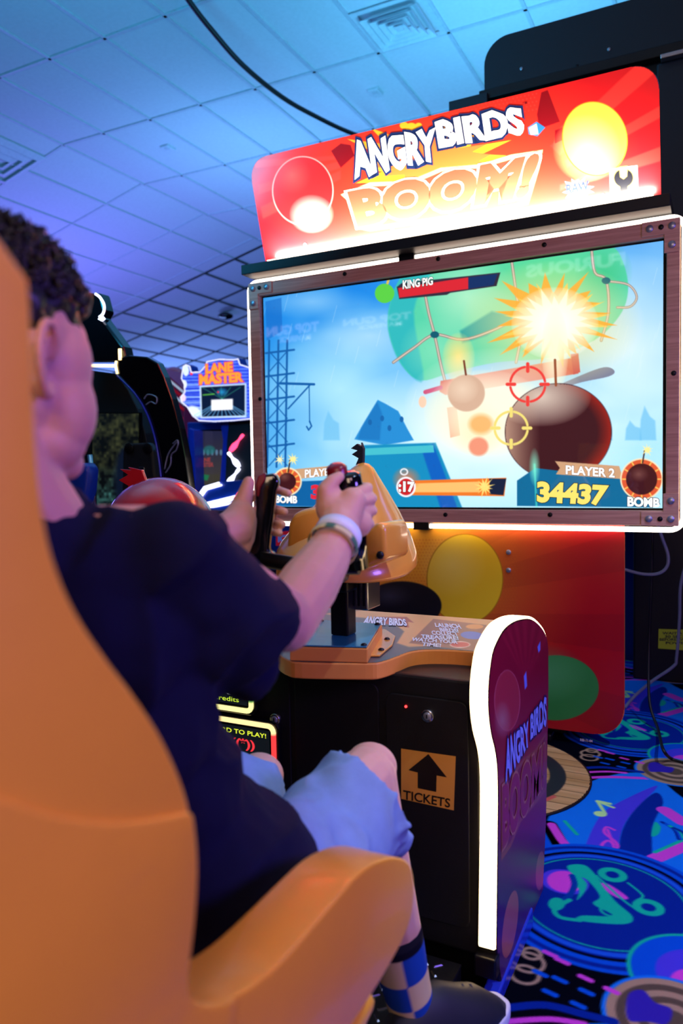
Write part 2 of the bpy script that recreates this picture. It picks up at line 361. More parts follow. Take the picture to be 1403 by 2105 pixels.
# ---- carpet: one repeat traced in floor coordinates (metres) and laid again every 1.335 m
FX0, FX1, FY0, FY1 = -1.9, .95, .75, 4.5
a = art_grid((FX0, FY0, 0), (FX1, FY0, 0), (FX0, FY1, 0), 720, 940, world=True)
a.fill((6, 8, 18))
SH = (-.065, 1.335); SX = 1.42
def fl(pts): return [tuple(at(x, y, Z=0)[:2]) for x, y in pts]
def rep(fn):
    for m in (-1, 0, 1):
        for k in (-1, 0, 1, 2): fn(m*SX+k*SH[0], k*SH[1])
def cpoly(pts, col, **k):
    P = fl(pts); rep(lambda dx, dy: a.poly([(x+dx, y+dy) for x, y in P], col, soft=.003, **k))
def cstroke(pts, wd, col, **k):
    P = fl(pts); rep(lambda dx, dy: a.stroke([(x+dx, y+dy) for x, y in P], wd, col, soft=.0025, **k))
def cell(px, py, r, col, ry=None, rot=0, ring=None):
    x, y = at(px, py, Z=0)[:2]; rep(lambda dx, dy: a.ell(x+dx, y+dy, r, ry or r, col, rot=rot, soft=.003, ring=ring))
BL = (10, 84, 205); DB = (10, 40, 140); GR = (20, 190, 150); PK = (214, 70, 200); CY_ = (20, 120, 225); VI = (74, 62, 210); TN = (170, 140, 110); YG = (190, 240, 150)
cpoly([(1120, 1700), (1150, 1650), (1230, 1600), (1330, 1590), (1403, 1640), (1500, 1700), (1560, 1800), (1480, 1850), (1380, 1830), (1300, 1780), (1200, 1740), (1130, 1760)], CY_, smooth=True)
cpoly([(1200, 1775), (1210, 1720), (1240, 1670), (1290, 1640), (1350, 1615), (1320, 1650), (1285, 1690), (1270, 1740), (1275, 1790)], VI, smooth=True)
cpoly([(1275, 1800), (1275, 1720), (1300, 1670), (1345, 1630), (1362, 1650), (1340, 1700), (1335, 1800)], DB, smooth=True)
cstroke([(1128, 1695), (1150, 1735), (1185, 1765)], .05, (0, 0, 6)); cstroke([(1133, 1695), (1152, 1725), (1175, 1752)], .028, PK)
cstroke([(1100, 1700), (1125, 1740), (1150, 1770)], .03, BL); cstroke([(1160, 1688), (1185, 1715)], .012, GR)
cstroke([(1365, 1665), (1403, 1690), (1450, 1700)], .05, PK); cstroke([(1345, 1765), (1403, 1740), (1470, 1722)], .045, PK); cstroke([(1345, 1752), (1400, 1728)], .012, GR)
for i, c in enumerate((DB, BL, GR, DB)): cstroke([(1360+i*8, 1690+i*4), (1385+i*6, 1705+i*2), (1395+i*5, 1725-i)], .012, c, smooth=True)
cpoly([(1345, 1690), (1357, 1700), (1352, 1715), (1338, 1718)], GR, smooth=True)
cpoly([(1355, 1785), (1375, 1795), (1390, 1815), (1365, 1805)], GR, smooth=True); cstroke([(1370, 1815), (1403, 1810), (1430, 1825)], .012, TN); cstroke([(1380, 1840), (1430, 1850)], .02, BL)
cstroke([(1110, 1580), (1180, 1598), (1250, 1597), (1330, 1600)], .02, PK, smooth=True)
# eighth note and treble clef
cell(1233, 1673, .020, YG); cstroke([(1243, 1672), (1228, 1648), (1260, 1660)], .012, YG); cstroke([(1252, 1652), (1228, 1647)], .016, YG)
cstroke([(1262, 1706), (1246, 1700), (1242, 1712), (1264, 1730), (1268, 1742), (1250, 1748), (1236, 1738), (1248, 1728), (1262, 1736)], .010, PK, smooth=True)
cstroke([(1248, 1705), (1264, 1752), (1252, 1758), (1240, 1753)], .009, PK, smooth=True)
# blue sweep under the medallion, then the medallion
cpoly([(1060, 1830), (1095, 1905), (1180, 1955), (1290, 1958), (1385, 1930), (1403, 1880), (1340, 1800), (1200, 1752), (1110, 1755)], BL, smooth=True)
cell(1236, 1850, .290, BL); cell(1236, 1850, .276, DB); cell(1236, 1850, .262, BL); cell(1236, 1850, .245, (4, 6, 20)); cell(1236, 1850, .236, DB); cell(1236, 1850, .222, (26, 90, 210), ring=.016)
cell(1236, 1850, .205, GR, ring=.005)
cell(1160, 1812, .062, VI); cell(1160, 1812, .045, PK, ry=.055)
cpoly([(1165, 1780), (1200, 1778), (1225, 1800), (1262, 1850), (1300, 1885), (1280, 1900), (1190, 1893), (1195, 1882), (1258, 1882), (1218, 1858), (1232, 1842), (1205, 1808), (1180, 1800)], GR, smooth=True)
cpoly([(1180, 1795), (1205, 1815), (1200, 1835), (1185, 1850), (1190, 1830), (1178, 1815)], GR, smooth=True)
cstroke([(1175, 1800), (1180, 1818), (1172, 1838), (1160, 1848)], .016, (8, 60, 150), smooth=True)
cstroke([(1170, 1850), (1140, 1868), (1150, 1885), (1190, 1892)], .014, GR, smooth=True); cell(1143, 1858, .02, GR, ry=.03)
cpoly([(1235, 1815), (1255, 1820), (1290, 1845), (1275, 1848), (1250, 1835)], PK, smooth=True); cell(1255, 1872, .024, GR, ring=.008)
for q in ((1258, 1798), (1332, 1865)): cell(*q, .038, GR); cell(*q, .017, DB)
cstroke([(1290, 1815), (1320, 1840), (1310, 1850)], .007, GR, smooth=True); cstroke([(1225, 1800), (1280, 1850), (1312, 1872)], .007, GR, smooth=True)
# gold record discs, green disc, gears and dashes
x0 = (1382, 2098)
cell(1445, 2010, .155, GR); cell(1445, 2010, .146, BL); cell(1450, 2012, .10, VI); cell(1440, 2030, .06, PK)
cell(*x0, .135, CY_)
for i in range(6): cell(*x0, .126-.019*i, TN if i % 2 == 0 else (90, 76, 62))
cpoly([(1290, 2045), (1320, 2035), (1345, 2060), (1380, 2075), (1370, 2105), (1330, 2100), (1290, 2095)], (52, 38, 160), smooth=True)
for q, r in (((1085, 1978), .034), ((1078, 2003), .03), ((1092, 1960), .02)): cell(*q, r, TN, ring=.010)
for q in ((1130, 1960, PK), (1155, 1975, PK), (1203, 2010, PK), (1256, 2035, PK), (1110, 2000, BL), (1150, 2013, BL), (1130, 2040, BL), (1205, 2038, BL), (1188, 2065, BL)):
    cstroke([(q[0]-11, q[1]-4), (q[0]+11, q[1]+6)], .014, q[2])
cstroke([(1040, 2072), (1120, 2066), (1200, 2085), (1260, 2100)], .022, DB, smooth=True); cstroke([(1040, 2100), (1130, 2095), (1200, 2105)], .016, PK, smooth=True)
mb = MB(); g = .02
mb.add([(xe, -3, -.001), (3.2, -3, -.001), (3.2, 24, -.001), (xe, 24, -.001)], [[0, 1, 2, 3]], 'carpet', (10, 22, 62))
a.G[..., 2] = 0; add_art(mb, a, 'carpet')
struct(mb.build('floor'))

# ============================================================ SCREEN TOWER
D = 3.0; TX0, TX1 = -1.975, -.122; TZ0, TZ1 = .872, 1.995; XC = (TX0+TX1)/2
tower = thing('arcade_screen_tower', (XC, D+.2, 0), 'tall arcade tower with big wood-framed lit screen under a red marquee', 'arcade machine')
PY = (np.array([0, D, 0.]), np.array([0, -1., 0]))
# wooden frame: four boards
g = .072
for (x0, x1, z0, z1) in ((TX0+.012, TX1-.012, TZ1-g, TZ1-.012), (TX0+.012, TX1-.012, TZ0+.012, TZ0+g-.004), (TX0+.012, TX0+g-.004, TZ0+g-.005, TZ1-g+.001), (TX1-g+.016, TX1-.012, TZ0+g-.005, TZ1-g+.001)):
    b_ = MB().box((x0, D-.028, z0), (x1, D+.02, z1), 'wood', .004).build('frame_board', tower)
for cx, cz, sx, sz in ((TX0+.012, TZ1-.012, 1, -1), (TX1-.012, TZ1-.012, -1, -1), (TX0+.012, TZ0+.012, 1, 1), (TX1-.012, TZ0+.012, -1, 1)):
    L = .085; q = .052
    pl_ = [(0, 0), (L*1.5, 0), (L*1.5, q), (q, q), (q, L*1.4), (0, L*1.4)]
    c_ = MB().prism([(cx+sx*x, D-.034, cz+sz*z) for x, z in pl_], (0, .006, 0), 'woodv', .002).build('corner_plate', tower)
    for bx, bz in ((.026, .026), (.10, .026), (.026, .092)):
        MB().cyl((cx+sx*bx, D-.034, cz+sz*bz), (0, -1, 0), .0125, .006, 'bolt').build('bolt', c_)
    MB().cyl((cx+sx*.062, D-.034, cz+sz*.026), (0, -1, 0), .009, .004, 'darkbolt').build('screw', c_)
for p in ((708, 563), (900, 532), (1118, 503), (915, 1058), (1130, 1058), (534, 820), (1384, 767)):
    q = at(*p, Y=D-.03); MB().cyl((q[0], D-.027, q[2]), (0, -1, 0), .009, .005, 'darkbolt').build('frame_screw', tower)
# LED tube round the frame
pts = [(x, D-.004, z) for x, z in rrect(TX0-.002, TX1+.002, TZ0-.004, TZ1+.000, .045)]
MB().tube(pts, .0095, 'led', 8, closed=True).build('led_tube', tower, label='glowing white light tube around the frame')
for x, z in ((-1.18, TZ1+.0), (-1.13, TZ0-.003)):
    MB().box((x-.035, D-.022, z-.017), (x+.035, D+.04, z+.02), 'blackmetal', .003).build('tube_clip', tower)
# screen picture
sx0, sx1, sz0, sz1 = TX0+.066, TX1-.056, TZ0+.066, TZ1-.07
MB().box((sx0-.004, D-.006, sz0-.004), (sx1+.004, D+.03, sz1+.004), 'gloss', .002).build('screen_bezel', tower)
sx0 += .012; sx1 -= .012; sz0 += .010; sz1 -= .010
a = art_grid((sx0, D-.009, sz1), (sx1, D-.009, sz1), (sx0, D-.009, sz0), 900, 500)
def sky(U, V):
    u = (U-540)/835; v = (V-500)/545
    n = vnoise(np.stack([U.ravel()/90, V.ravel()/60, U.ravel()*0], -1), 1, 3).reshape(U.shape)*.6+vnoise(np.stack([U.ravel()/35, V.ravel()/28, U.ravel()*0], -1), 1, 5).reshape(U.shape)*.3
    t = np.clip(.0+.55*u+.9*(v-.1)+.22*n, 0, 1)[..., None]; c = np.array([20, 128, 225.])*(1-t)+np.array([176, 232, 252.])*t
    k = np.clip((u-.55)*1.6*(1-v*1.2), 0, 1)[..., None]; c = c*(1-k*.7)+np.array([120, 178, 240.])*k*.7
    k = np.clip((.16-u)*6, 0, 1)[..., None]*np.clip(v*1.2, 0, 1)[..., None]; return c*(1-k*.35)+np.array([20, 140, 225.])*k*.35
a.fill(sky)
a.glow(1300, 720, 200, 200, (235, 250, 255), .75, .8); a.glow(980, 900, 330, 160, (240, 255, 255), .95, .8); a.glow(700, 800, 170, 130, (200, 245, 255), .7, .9); a.glow(760, 690, 150, 60, (225, 245, 255), .5, 1); a.glow(640, 620, 130, 36, (220, 240, 255), .35, 1)
for i in range(60):
    x = rng.uniform(540, 1370); y = rng.uniform(520, 900); a.stroke([(x, y), (x-9, y+34)], .8, (230, 245, 255), alpha=.35, soft=.7)
dk = (20, 92, 165)
for x in (553, 572, 590): a.stroke([(x, 700), (x-4, 960)], 4, dk, soft=1)
for i, y in enumerate((722, 770, 818, 866, 915)):
    a.stroke([(546, y+4), (604, y-3)], 4, dk, soft=1); a.stroke([(553, y), (590, y+42)], 2, dk, soft=1); a.stroke([(590, y), (553, y+42)], 2, dk, soft=1)
a.stroke([(575, 788), (645, 790)], 5, dk); a.stroke([(638, 790), (592, 840)], 3, dk); a.stroke([(635, 790), (636, 868)], 2, dk); a.stroke([(636, 866), (640, 876), (634, 884), (630, 877)], 3, dk)
a.poly([(545, 620), (578, 612), (580, 680), (548, 700)], (20, 100, 190), alpha=.6)
for x, h in ((680, 60), (1330, 70), (1240, 46), (1300, 40)): a.poly([(x-16, 905), (x-14, 905-h*.6), (x-6, 905-h), (x+5, 905-h*.7), (x+16, 900-h*.5), (x+18, 905)], (110, 190, 235), alpha=.7, soft=2)
a.poly([(728, 903), (748, 868), (776, 822), (792, 830), (818, 845), (836, 880), (850, 905), (790, 915)], (40, 140, 210), soft=1.2); a.poly([(742, 880), (775, 825), (785, 850), (780, 905), (735, 903)], (26, 112, 185), alpha=.7, soft=2)
for x, y in ((760, 868), (785, 860), (800, 880), (825, 862)): a.ell(x, y, 4, 6, (24, 100, 170))
a.poly([(735, 1045), (748, 915), (895, 910), (950, 1045)], (22, 140, 190), soft=1.5); a.poly([(890, 912), (940, 1045), (905, 1045), (868, 930)], (16, 96, 190), soft=2)
a.poly([(748, 922), (890, 915), (892, 930), (750, 936)], (70, 190, 205)); a.poly([(545, 985), (720, 1000), (735, 1045), (545, 1035)], (16, 110, 190), alpha=.75, soft=4)
# balloon
bal = [(800, 690), (798, 640), (815, 585), (850, 545), (930, 520), (1050, 505), (1180, 498), (1255, 505), (1282, 545), (1290, 600), (1272, 650), (1220, 700), (1130, 735), (1020, 745), (930, 765), (865, 782), (825, 750)]
a.poly(bal, (86, 208, 168), smooth=True, soft=1.2); a.poly([(800, 690), (798, 640), (815, 585), (850, 545), (885, 560), (850, 640), (870, 780), (825, 750)], (40, 175, 190), smooth=True, soft=3, alpha=.8)
a.glow(960, 610, 100, 90, (190, 240, 200), .8, .8); a.glow(1130, 560, 150, 60, (90, 215, 140), .8, .7); a.glow(1240, 560, 60, 70, (60, 190, 130), .7, .8); a.glow(900, 720, 80, 70, (150, 230, 190), .6, .8)
a.poly([(945, 680), (1010, 640), (1060, 650), (1000, 690), (950, 705)], (30, 140, 150), alpha=.7, soft=3)
def rope(P, wd=6):
    a.stroke(P, wd, (150, 130, 120), smooth=True); a.stroke(P, wd*.4, (220, 205, 190), smooth=True)
rope([(808, 745), (850, 715), (893, 688), (950, 698), (1010, 680), (1060, 655)]); rope([(868, 575), (880, 640), (893, 690), (908, 760), (925, 820)])
rope([(1050, 530), (1060, 600), (1070, 680), (1060, 745)]); rope([(1215, 510), (1222, 560), (1245, 576), (1250, 640), (1235, 700)]); rope([(1245, 578), (1290, 585), (1308, 610), (1295, 630), (1268, 632)], 5)
for q in ((893, 688), (1245, 577)): a.ell(*q, 9, 7, (20, 90, 110))
# cannon, planks
a.poly([(905, 783), (1180, 735), (1190, 745), (1188, 768), (915, 812), (903, 805)], (205, 78, 70), soft=1); a.poly([(1172, 728), (1188, 726), (1192, 765), (1178, 770)], (190, 60, 66)); a.stroke([(874, 806), (905, 797)], 9, (190, 30, 90)); a.ell(868, 826, 8, 12, (250, 190, 160))
a.poly([(918, 838), (938, 835), (945, 895), (925, 900)], (225, 90, 70)); a.poly([(1105, 812), (1185, 775), (1240, 755), (1262, 762), (1250, 774), (1180, 790), (1110, 822)], (120, 120, 140), alpha=.9, smooth=True)
# explosions
a.glow(1135, 665, 190, 130, (255, 236, 150), .9, .8)
a.burst(1135, 655, 78, 140, 20, (255, 170, 50), .85, 3, .72); a.burst(1138, 658, 62, 108, 22, (255, 205, 90), .9, 5, .72); a.burst(1140, 662, 46, 84, 18, (255, 240, 170), .95, 8, .8)
a.glow(1140, 665, 90, 75, (255, 255, 250), 1, .45); a.glow(942, 735, 34, 52, (255, 225, 130), .95, .6); a.glow(1000, 850, 130, 90, (255, 244, 200), .95, .55); a.glow(980, 880, 60, 60, (255, 220, 140), .7, .8)
a.glow(1140, 720, 28, 90, (255, 250, 210), .95, .5); a.glow(1020, 835, 190, 120, (255, 250, 226), .85, .7); a.ell(983, 918, 20, 19, (240, 150, 120), soft=3); a.ell(988, 872, 24, 20, (240, 170, 90), soft=6, alpha=.8)
# plain round shells in mid-air (no faces)
a.ell(958, 808, 38, 38, (214, 176, 150), soft=1.5); a.glow(950, 800, 34, 30, (250, 226, 200), .6, .7); a.stroke([(957, 770), (953, 742)], 4, (120, 60, 40))
a.ell(1147, 888, 110, 100, (64, 26, 30), soft=1.5)
ix = a._bb(1030, 1260, 780, 1000, 0); u_ = a.U[ix]; v_ = a.V[ix]; rr = np.hypot((u_-1147)/110, (v_-888)/100); inside = rr < .985
a.mix(ix, inside*np.clip((rr-.72)/.28, 0, 1)*np.clip((u_-1130)/90, 0, 1)*.8, (176, 40, 26)); a.mix(ix, inside*np.clip(1-np.hypot((u_-1110)/105, (v_-815)/62), 0, 1)**.6*.95, (226, 206, 190)); a.mix(ix, inside*np.clip((1110-u_)/80, 0, 1)*.85, (216, 176, 150))
a.stroke([(1142, 792), (1140, 740)], 5, (150, 80, 50))
# targets
for (x, y, r, c) in ((1084, 790, 36, (236, 66, 60)), (1050, 880, 34, (240, 220, 120))):
    for t0 in (10, 100, 190, 280):
        a.stroke([(x+r*math.cos(math.radians(t0+t)), y+r*math.sin(math.radians(t0+t))) for t in range(0, 71, 10)], 5, c)
    for dx, dy in ((1, 0), (-1, 0), (0, 1), (0, -1)): a.stroke([(x+dx*(r-9), y+dy*(r-9)), (x+dx*(r+6), y+dy*(r+6))], 7, c)
# game read-outs
a.poly([(815, 590), (825, 582), (1028, 560), (1020, 588), (925, 602), (918, 606), (820, 615)], (52, 44, 60)); a.poly([(818, 592), (962, 570), (962, 594), (820, 612)], (214, 40, 52)); a.poly([(962, 570), (1022, 563), (1014, 586), (962, 594)], (24, 50, 100))
a.ell(790, 603, 20, 20, (90, 205, 70)); a.stroke([(796, 582), (800, 568)], 5, (220, 190, 80))
a.poly([(1062, 988), (1100, 962), (1330, 990), (1335, 1043), (1062, 1040)], (18, 105, 150)); a.poly([(1140, 948), (1272, 958), (1280, 985), (1142, 975), (1150, 962)], (206, 160, 122)); a.poly([(600, 965), (708, 955), (700, 974), (602, 986)], (206, 160, 122))
a.poly([(600, 990), (735, 985), (730, 1042), (560, 1040)], (14, 96, 160)); a.poly([(840, 988), (1040, 982), (1036, 1020), (845, 1018)], (235, 120, 40)); a.poly([(845, 994), (985, 990), (985, 1012), (848, 1012)], (255, 190, 110)); a.poly([(1005, 984), (1040, 984), (1034, 1018), (1006, 1016)], (24, 34, 60)); a.burst(995, 1001, 8, 22, 12, (255, 220, 120), 1, 2)
a.glow(835, 985, 30, 26, (255, 120, 60), .8, .7); a.ell(834, 1001, 20, 21, (240, 240, 245)); a.ell(834, 1001, 16, 17, (205, 34, 40)); a.ell(830, 970, 7, 6, (235, 235, 240), ring=3)
for x, y, r in ((1318, 985, 44), (590, 990, 30)):
    a.ell(x, y, r, r*.98, (240, 226, 190)); a.ell(x, y, r-3, r-4, (220, 90, 50))
    for t in range(0, 360, 30): a.stroke([(x+(r-11)*math.cos(math.radians(t)), y+(r-11)*math.sin(math.radians(t))), (x+(r-5)*math.cos(math.radians(t)), y+(r-5)*math.sin(math.radians(t)))], 3, (250, 190, 90))
    a.ell(x, y, r-12, r-12, (64, 22, 26)); a.glow(x-6, y-10, r*.5, r*.4, (150, 100, 90), .6, 1); a.stroke([(x+2, y-r+10), (x+6, y-r-14)], 3, (60, 40, 40)); a.burst(x+12, y-r-16, 5, 13, 9, (255, 236, 150), 1, 4)
a.burst(575, 945, 4, 12, 8, (255, 240, 180), 1, 4); a.stroke([(1098, 955), (1102, 1040)], 3, (90, 255, 220), alpha=.7, soft=2); a.glow(1098, 960, 12, 40, (140, 255, 220), .8, .8)
mb = MB(); add_art(mb, a, 'screen')
PS = (np.array([0, D-.0095, 0]), np.array([0, -1., 0]))
W_ = (255, 255, 255)
text(mb, 'KING PIG', [(828, 594), (889, 585), (889, 570), (828, 577)], PS, 'screen', W_, .03, [(.05, (20, 70, 60))])
text(mb, 'PLAYER 1', [(627, 982), (697, 975), (696, 961), (627, 966)], PS, 'screen', W_, .03, [(.03, (120, 80, 60))])
text(mb, 'PLAYER 2', [(1163, 974), (1262, 981), (1262, 964), (1163, 957)], PS, 'screen', W_, .035, [(.03, (120, 80, 60))])
text(mb, '34437', [(1106, 1030), (1240, 1036), (1246, 1000), (1106, 992)], PS, 'screen', (250, 226, 110), .055, [(.03, (30, 60, 70))])
text(mb, 'BOMB', [(1290, 1040), (1354, 1042), (1354, 1025), (1290, 1022)], PS, 'screen', W_, .045, [(.05, (40, 50, 70))])
text(mb, 'BOMB', [(567, 1033), (610, 1034), (610, 1020), (567, 1019)], PS, 'screen', W_, .045, [(.05, (40, 50, 70))])
text(mb, ':17', [(820, 1010), (850, 1010), (850, 992), (820, 990)], PS, 'screen', W_, .05, [(.04, (120, 20, 20))])
text(mb, '3', [(641, 1024), (656, 1024), (656, 998), (641, 999)], PS, 'screen', (225, 40, 60), .06)
mb.build('screen', tower, label='bright game picture with green balloon, explosion and score counters')
MB().box((sx0-.03, D+.03, sz0-.03), (sx1+.03, D+.12, sz1+.03), 'blackmetal', .01).build('screen_housing', tower)
# marquee leaning forward over the shelf
mb0 = np.array([-1.873, 2.985, 2.072]); mx1 = -.198; top_y, top_z = 2.862, 2.468; up = np.array([0, top_y-mb0[1], top_z-mb0[2]]); ML = np.linalg.norm(up); up /= ML; mn = np.cross([1, 0, 0], up); mn = mn if mn[1] < 0 else -mn
MP = (mb0, mn)
def mpt(x, h): return np.array([x, mb0[1], mb0[2]])+up*h
out = [(x, h) for x, h in rrect(mb0[0], mx1, -.10, ML+.02, .085, 10) if h > 0]; out = [(mx1, 0)]+[p for p in out if p[1] > 0]+[(mb0[0], 0)]
mb = MB(); mb.prism([mpt(x, h) for x, h in out], -mn*.02, 'print', .002, col=(150, 20, 24))
a = art_grid(mpt(mb0[0], ML+.02)+mn*.0012, mpt(mx1, ML+.02)+mn*.0012, mpt(mb0[0], .002)+mn*.0012, 880, 220)
a.fill((188, 20, 26))
a.glow(900, 330, 420, 240, (240, 64, 34), .95, .8)
for P in ([(1130, 300), (1310, 130), (1345, 150), (1150, 320)], [(1160, 330), (1360, 215), (1360, 240), (1165, 345)], [(1150, 380), (1360, 300), (1360, 330), (1150, 392)], [(700, 330), (530, 380), (530, 400), (700, 345)], [(700, 350), (535, 425), (540, 450), (700, 368)], [(690, 320), (520, 330), (525, 345), (690, 328)]): a.poly(P, (228, 52, 44), alpha=.75, soft=2)
for P in ([(1103, 235), (1112, 190), (1125, 185), (1150, 250), (1108, 265)], [(680, 310), (700, 295), (720, 298), (728, 320), (700, 345)], [(1140, 268), (1155, 262), (1162, 285), (1140, 295)], [(745, 295), (760, 285), (772, 300), (755, 310)]): a.poly(P, (120, 10, 20))
a.burst(880, 335, 120, 190, 16, (255, 172, 40), .95, 2, .42); a.burst(890, 330, 90, 150, 14, (255, 96, 50), .85, 6, .42)
for q in ((830, 258, 9), (845, 262, 12), (860, 258, 7)): a.ell(*q, q[2]*.8, (250, 170, 40)) if len(q) == 4 else a.ell(q[0], q[1], q[2], q[2]*.8, (250, 170, 40))
for i in range(22):
    for j in range(6): a.ell(930+i*8+(j % 2)*4, 218+j*8-i*1.6, 1.6, 1.6, (225, 60, 50), alpha=.6)
a.poly([(1084, 262), (1102, 250), (1120, 262), (1104, 280), (1086, 276)], (40, 110, 180)); a.poly([(1086, 263), (1102, 254), (1106, 276), (1090, 277)], (230, 245, 255))
# plain painted ball and plain painted cone where the photograph has its mascots
a.ell(622, 392, 62, 70, (200, 30, 32)); a.ell(622, 392, 62, 70, (250, 150, 140), ring=2.5); a.glow(640, 440, 46, 40, (250, 226, 210), .8, .6); a.glow(600, 360, 40, 40, (236, 90, 80), .6, 1)
a.ell(1222, 285, 66, 76, (250, 196, 60), rot=-12); a.glow(1205, 305, 70, 70, (255, 236, 140), .8, .7); a.ell(1222, 285, 66, 76, (200, 120, 30), rot=-12, ring=2)
# BOOM letters' ragged backing, game-maker's splat and wrench plate
a.poly([(700, 400), (760, 375), (840, 372), (905, 345), (985, 338), (1050, 318), (1115, 308), (1108, 345), (1085, 420), (1000, 440), (900, 455), (760, 475), (735, 470), (728, 425)], (255, 214, 150)); a.poly([(712, 405), (765, 383), (845, 379), (908, 352), (988, 345), (1055, 326), (1105, 318), (1098, 350), (1075, 415), (1000, 432), (898, 447), (765, 466), (742, 462), (736, 424)], (222, 60, 44))
a.burst(1187, 390, 24, 33, 14, (60, 60, 80), 1, 9, .85); a.burst(1187, 390, 21, 30, 14, (240, 240, 250), 1, 9, .85)
a.poly([(1252, 348), (1309, 340), (1311, 396), (1254, 403)], (245, 245, 250)); a.poly([(1255, 351), (1306, 343), (1308, 394), (1257, 400)], (250, 214, 70)); 
a.ell(1281, 366, 20, 19, (14, 14, 20)); a.poly([(1272, 343), (1289, 341), (1288, 362), (1281, 368), (1274, 364)], (250, 214, 70)); a.poly([(1273, 380), (1290, 378), (1290, 398), (1274, 400)], (14, 14, 20))
keep = np.ones(a.U.shape, bool); GG = a.G; xx = GG[..., 0]; hh = ((GG-mb0)@up)
for cx in (mb0[0]+.085, mx1-.085):
    o_ = ((xx < cx) if cx < XC else (xx > cx)) & (hh > ML+.02-.085) & (np.hypot(xx-cx, hh-(ML+.02-.085)) > .084); keep &= ~o_
add_art(mb, a, 'backlit', keep)
for wtxt, quad in (('ANGRY', [(732, 362), (895, 326), (890, 268), (722, 296)]), ('BIRDS', [(905, 300), (1075, 272), (1068, 222), (897, 252)])):
    text(mb, wtxt, quad, MP, 'backlit', (252, 252, 255), .055, [(.07, (24, 40, 84))], lift=.002, jag=.05)
text(mb, 'BOOM!', [(740, 462), (1078, 400), (1104, 322), (722, 398)], MP, 'backlit', (236, 70, 50), .06, [(.045, (255, 226, 190))], lift=.002)
text(mb, 'RAW', [(1164, 398), (1210, 390), (1208, 372), (1164, 380)], MP, 'backlit', (30, 40, 80), .03, lift=.002)
text(mb, 'THRILLS', [(1170, 410), (1208, 404), (1207, 396), (1170, 402)], MP, 'backlit', (30, 40, 80), .02, lift=.002)
text(mb, 'mechanix', [(1262, 419), (1335, 408), (1335, 399), (1262, 408)], MP, 'backlit', (250, 250, 250), .015, lift=.002)
text(mb, 'TM', [(1073, 216), (1083, 214), (1083, 209), (1073, 211)], MP, 'backlit', (90, 10, 20), .01, lift=.002)
marq = mb.build('marquee', tower, label='red marquee panel with white and orange game title')
for p in ((627, 503), (806, 470), (1009, 437), (1238, 402)): MB().cyl(at(*p, pl=(mb0+mn*.002, mn)), mn, .008, .004, 'bolt').build('screw', marq)
MB().box((TX0+.02, 2.90, 2.008), (TX1-.04, 3.12, 2.052), 'black', .003).build('marquee_shelf', tower)
MB().box((-1.86, 3.0, 2.052), (-.21, 3.1, 2.09), 'blackmetal', .004).build('marquee_bracket', tower)
MB().tube([(-1.84, 2.945, 2.062), (-.22, 2.945, 2.062)], .007, 'ledbar', 8).build('marquee_light', tower, label='bright white light bar along the marquee foot')
area('marquee_bar', (-1.035, 2.915, 2.075), (-1.035, 2.95, 2.36), 1.62, 46, (1, .93, .8), size_y=.03)
# lower art panel
bz0, bz1, bx0, bx1 = .055, .93, -1.78, -.325
mb = MB(); mb.prism([(x, D+.03, z) for x, z in rrect(bx0, bx1, bz0, bz1+.02, .11, 10)], (0, .02, 0), 'print', .002, col=(230, 120, 60))
a = art_grid((bx0, D+.028, bz1), (bx1, D+.028, bz1), (bx0, D+.028, bz0), 560, 340)
def bp(U, V):
    t = np.clip((np.hypot((U-860)/1.0, (V-1130)*.9)-40)/330, 0, 1)[..., None]; c = np.array([250, 176, 44.])*(1-t)+np.array([176, 12, 26.])*t
    an = np.arctan2(V-1260, U-700); rr_ = (np.sin(an*22) > .1)[..., None]*.16*t; return c*(1-rr_)+np.array([90, 0, 20.])*rr_
a.fill(bp)
for i in range(46):
    for j in range(24):
        x = 765+i*6.5; y = 1110+j*6.5; q = max(0, 1-abs(x-900)/230); 
        if x < 1060: a.ell(x+(j % 2)*3, y, 1.5*q+.4, 1.5*q+.4, (226, 120, 30), alpha=.5)
a.ell(955, 1190, 78, 92, (250, 210, 40)); a.glow(930, 1160, 70, 70, (255, 240, 120), .7, .8); a.ell(955, 1190, 78, 92, (190, 130, 20), ring=2)
a.ell(825, 1245, 82, 50, (28, 26, 30), soft=1.5); a.glow(800, 1225, 50, 26, (80, 80, 90), .7, 1)
a.ell(1142, 1414, 88, 67, (50, 132, 60), soft=1.2); a.glow(1120, 1385, 90, 60, (96, 176, 110), .6, .8)
keep = np.ones(a.U.shape, bool)
for cx in (bx0+.11, bx1-.11): o_ = ((a.G[..., 0] < cx) if cx < XC else (a.G[..., 0] > cx)) & (a.G[..., 2] < bz0+.11) & (np.hypot(a.G[..., 0]-cx, a.G[..., 2]-(bz0+.11)) > .1085); keep &= ~o_
add_art(mb, a, 'print', keep)
text(mb, 'RBI-11-04', [(1192, 1523), (1217, 1526), (1217, 1521), (1192, 1518)], (np.array([0, D+.0275, 0]), np.array([0, -1., 0])), 'print', (240, 220, 220), .01)
bpanel = mb.build('art_panel', tower, label='red and orange printed panel below the screen')
for p in ((1045, 1135), (1045, 1172)): q = at(*p, Y=D+.027); MB().cyl(q, (0, -1, 0), .010, .006, 'bolt').build('bolt', bpanel)
MB().box((-1.55, D+.055, .03), (-.55, D+.32, 2.0), 'black', .01).build('tower_body', tower)
MB().box((-1.5, D+.02, .0), (-.6, D+.45, .03), 'blackmetal', .006).build('tower_foot', tower)
for x in (-1.3, -.8): MB().box((x-.03, D+.10, 2.0), (x+.03, D+.16, 2.3), 'blackmetal', .004).build('marquee_strut', tower)
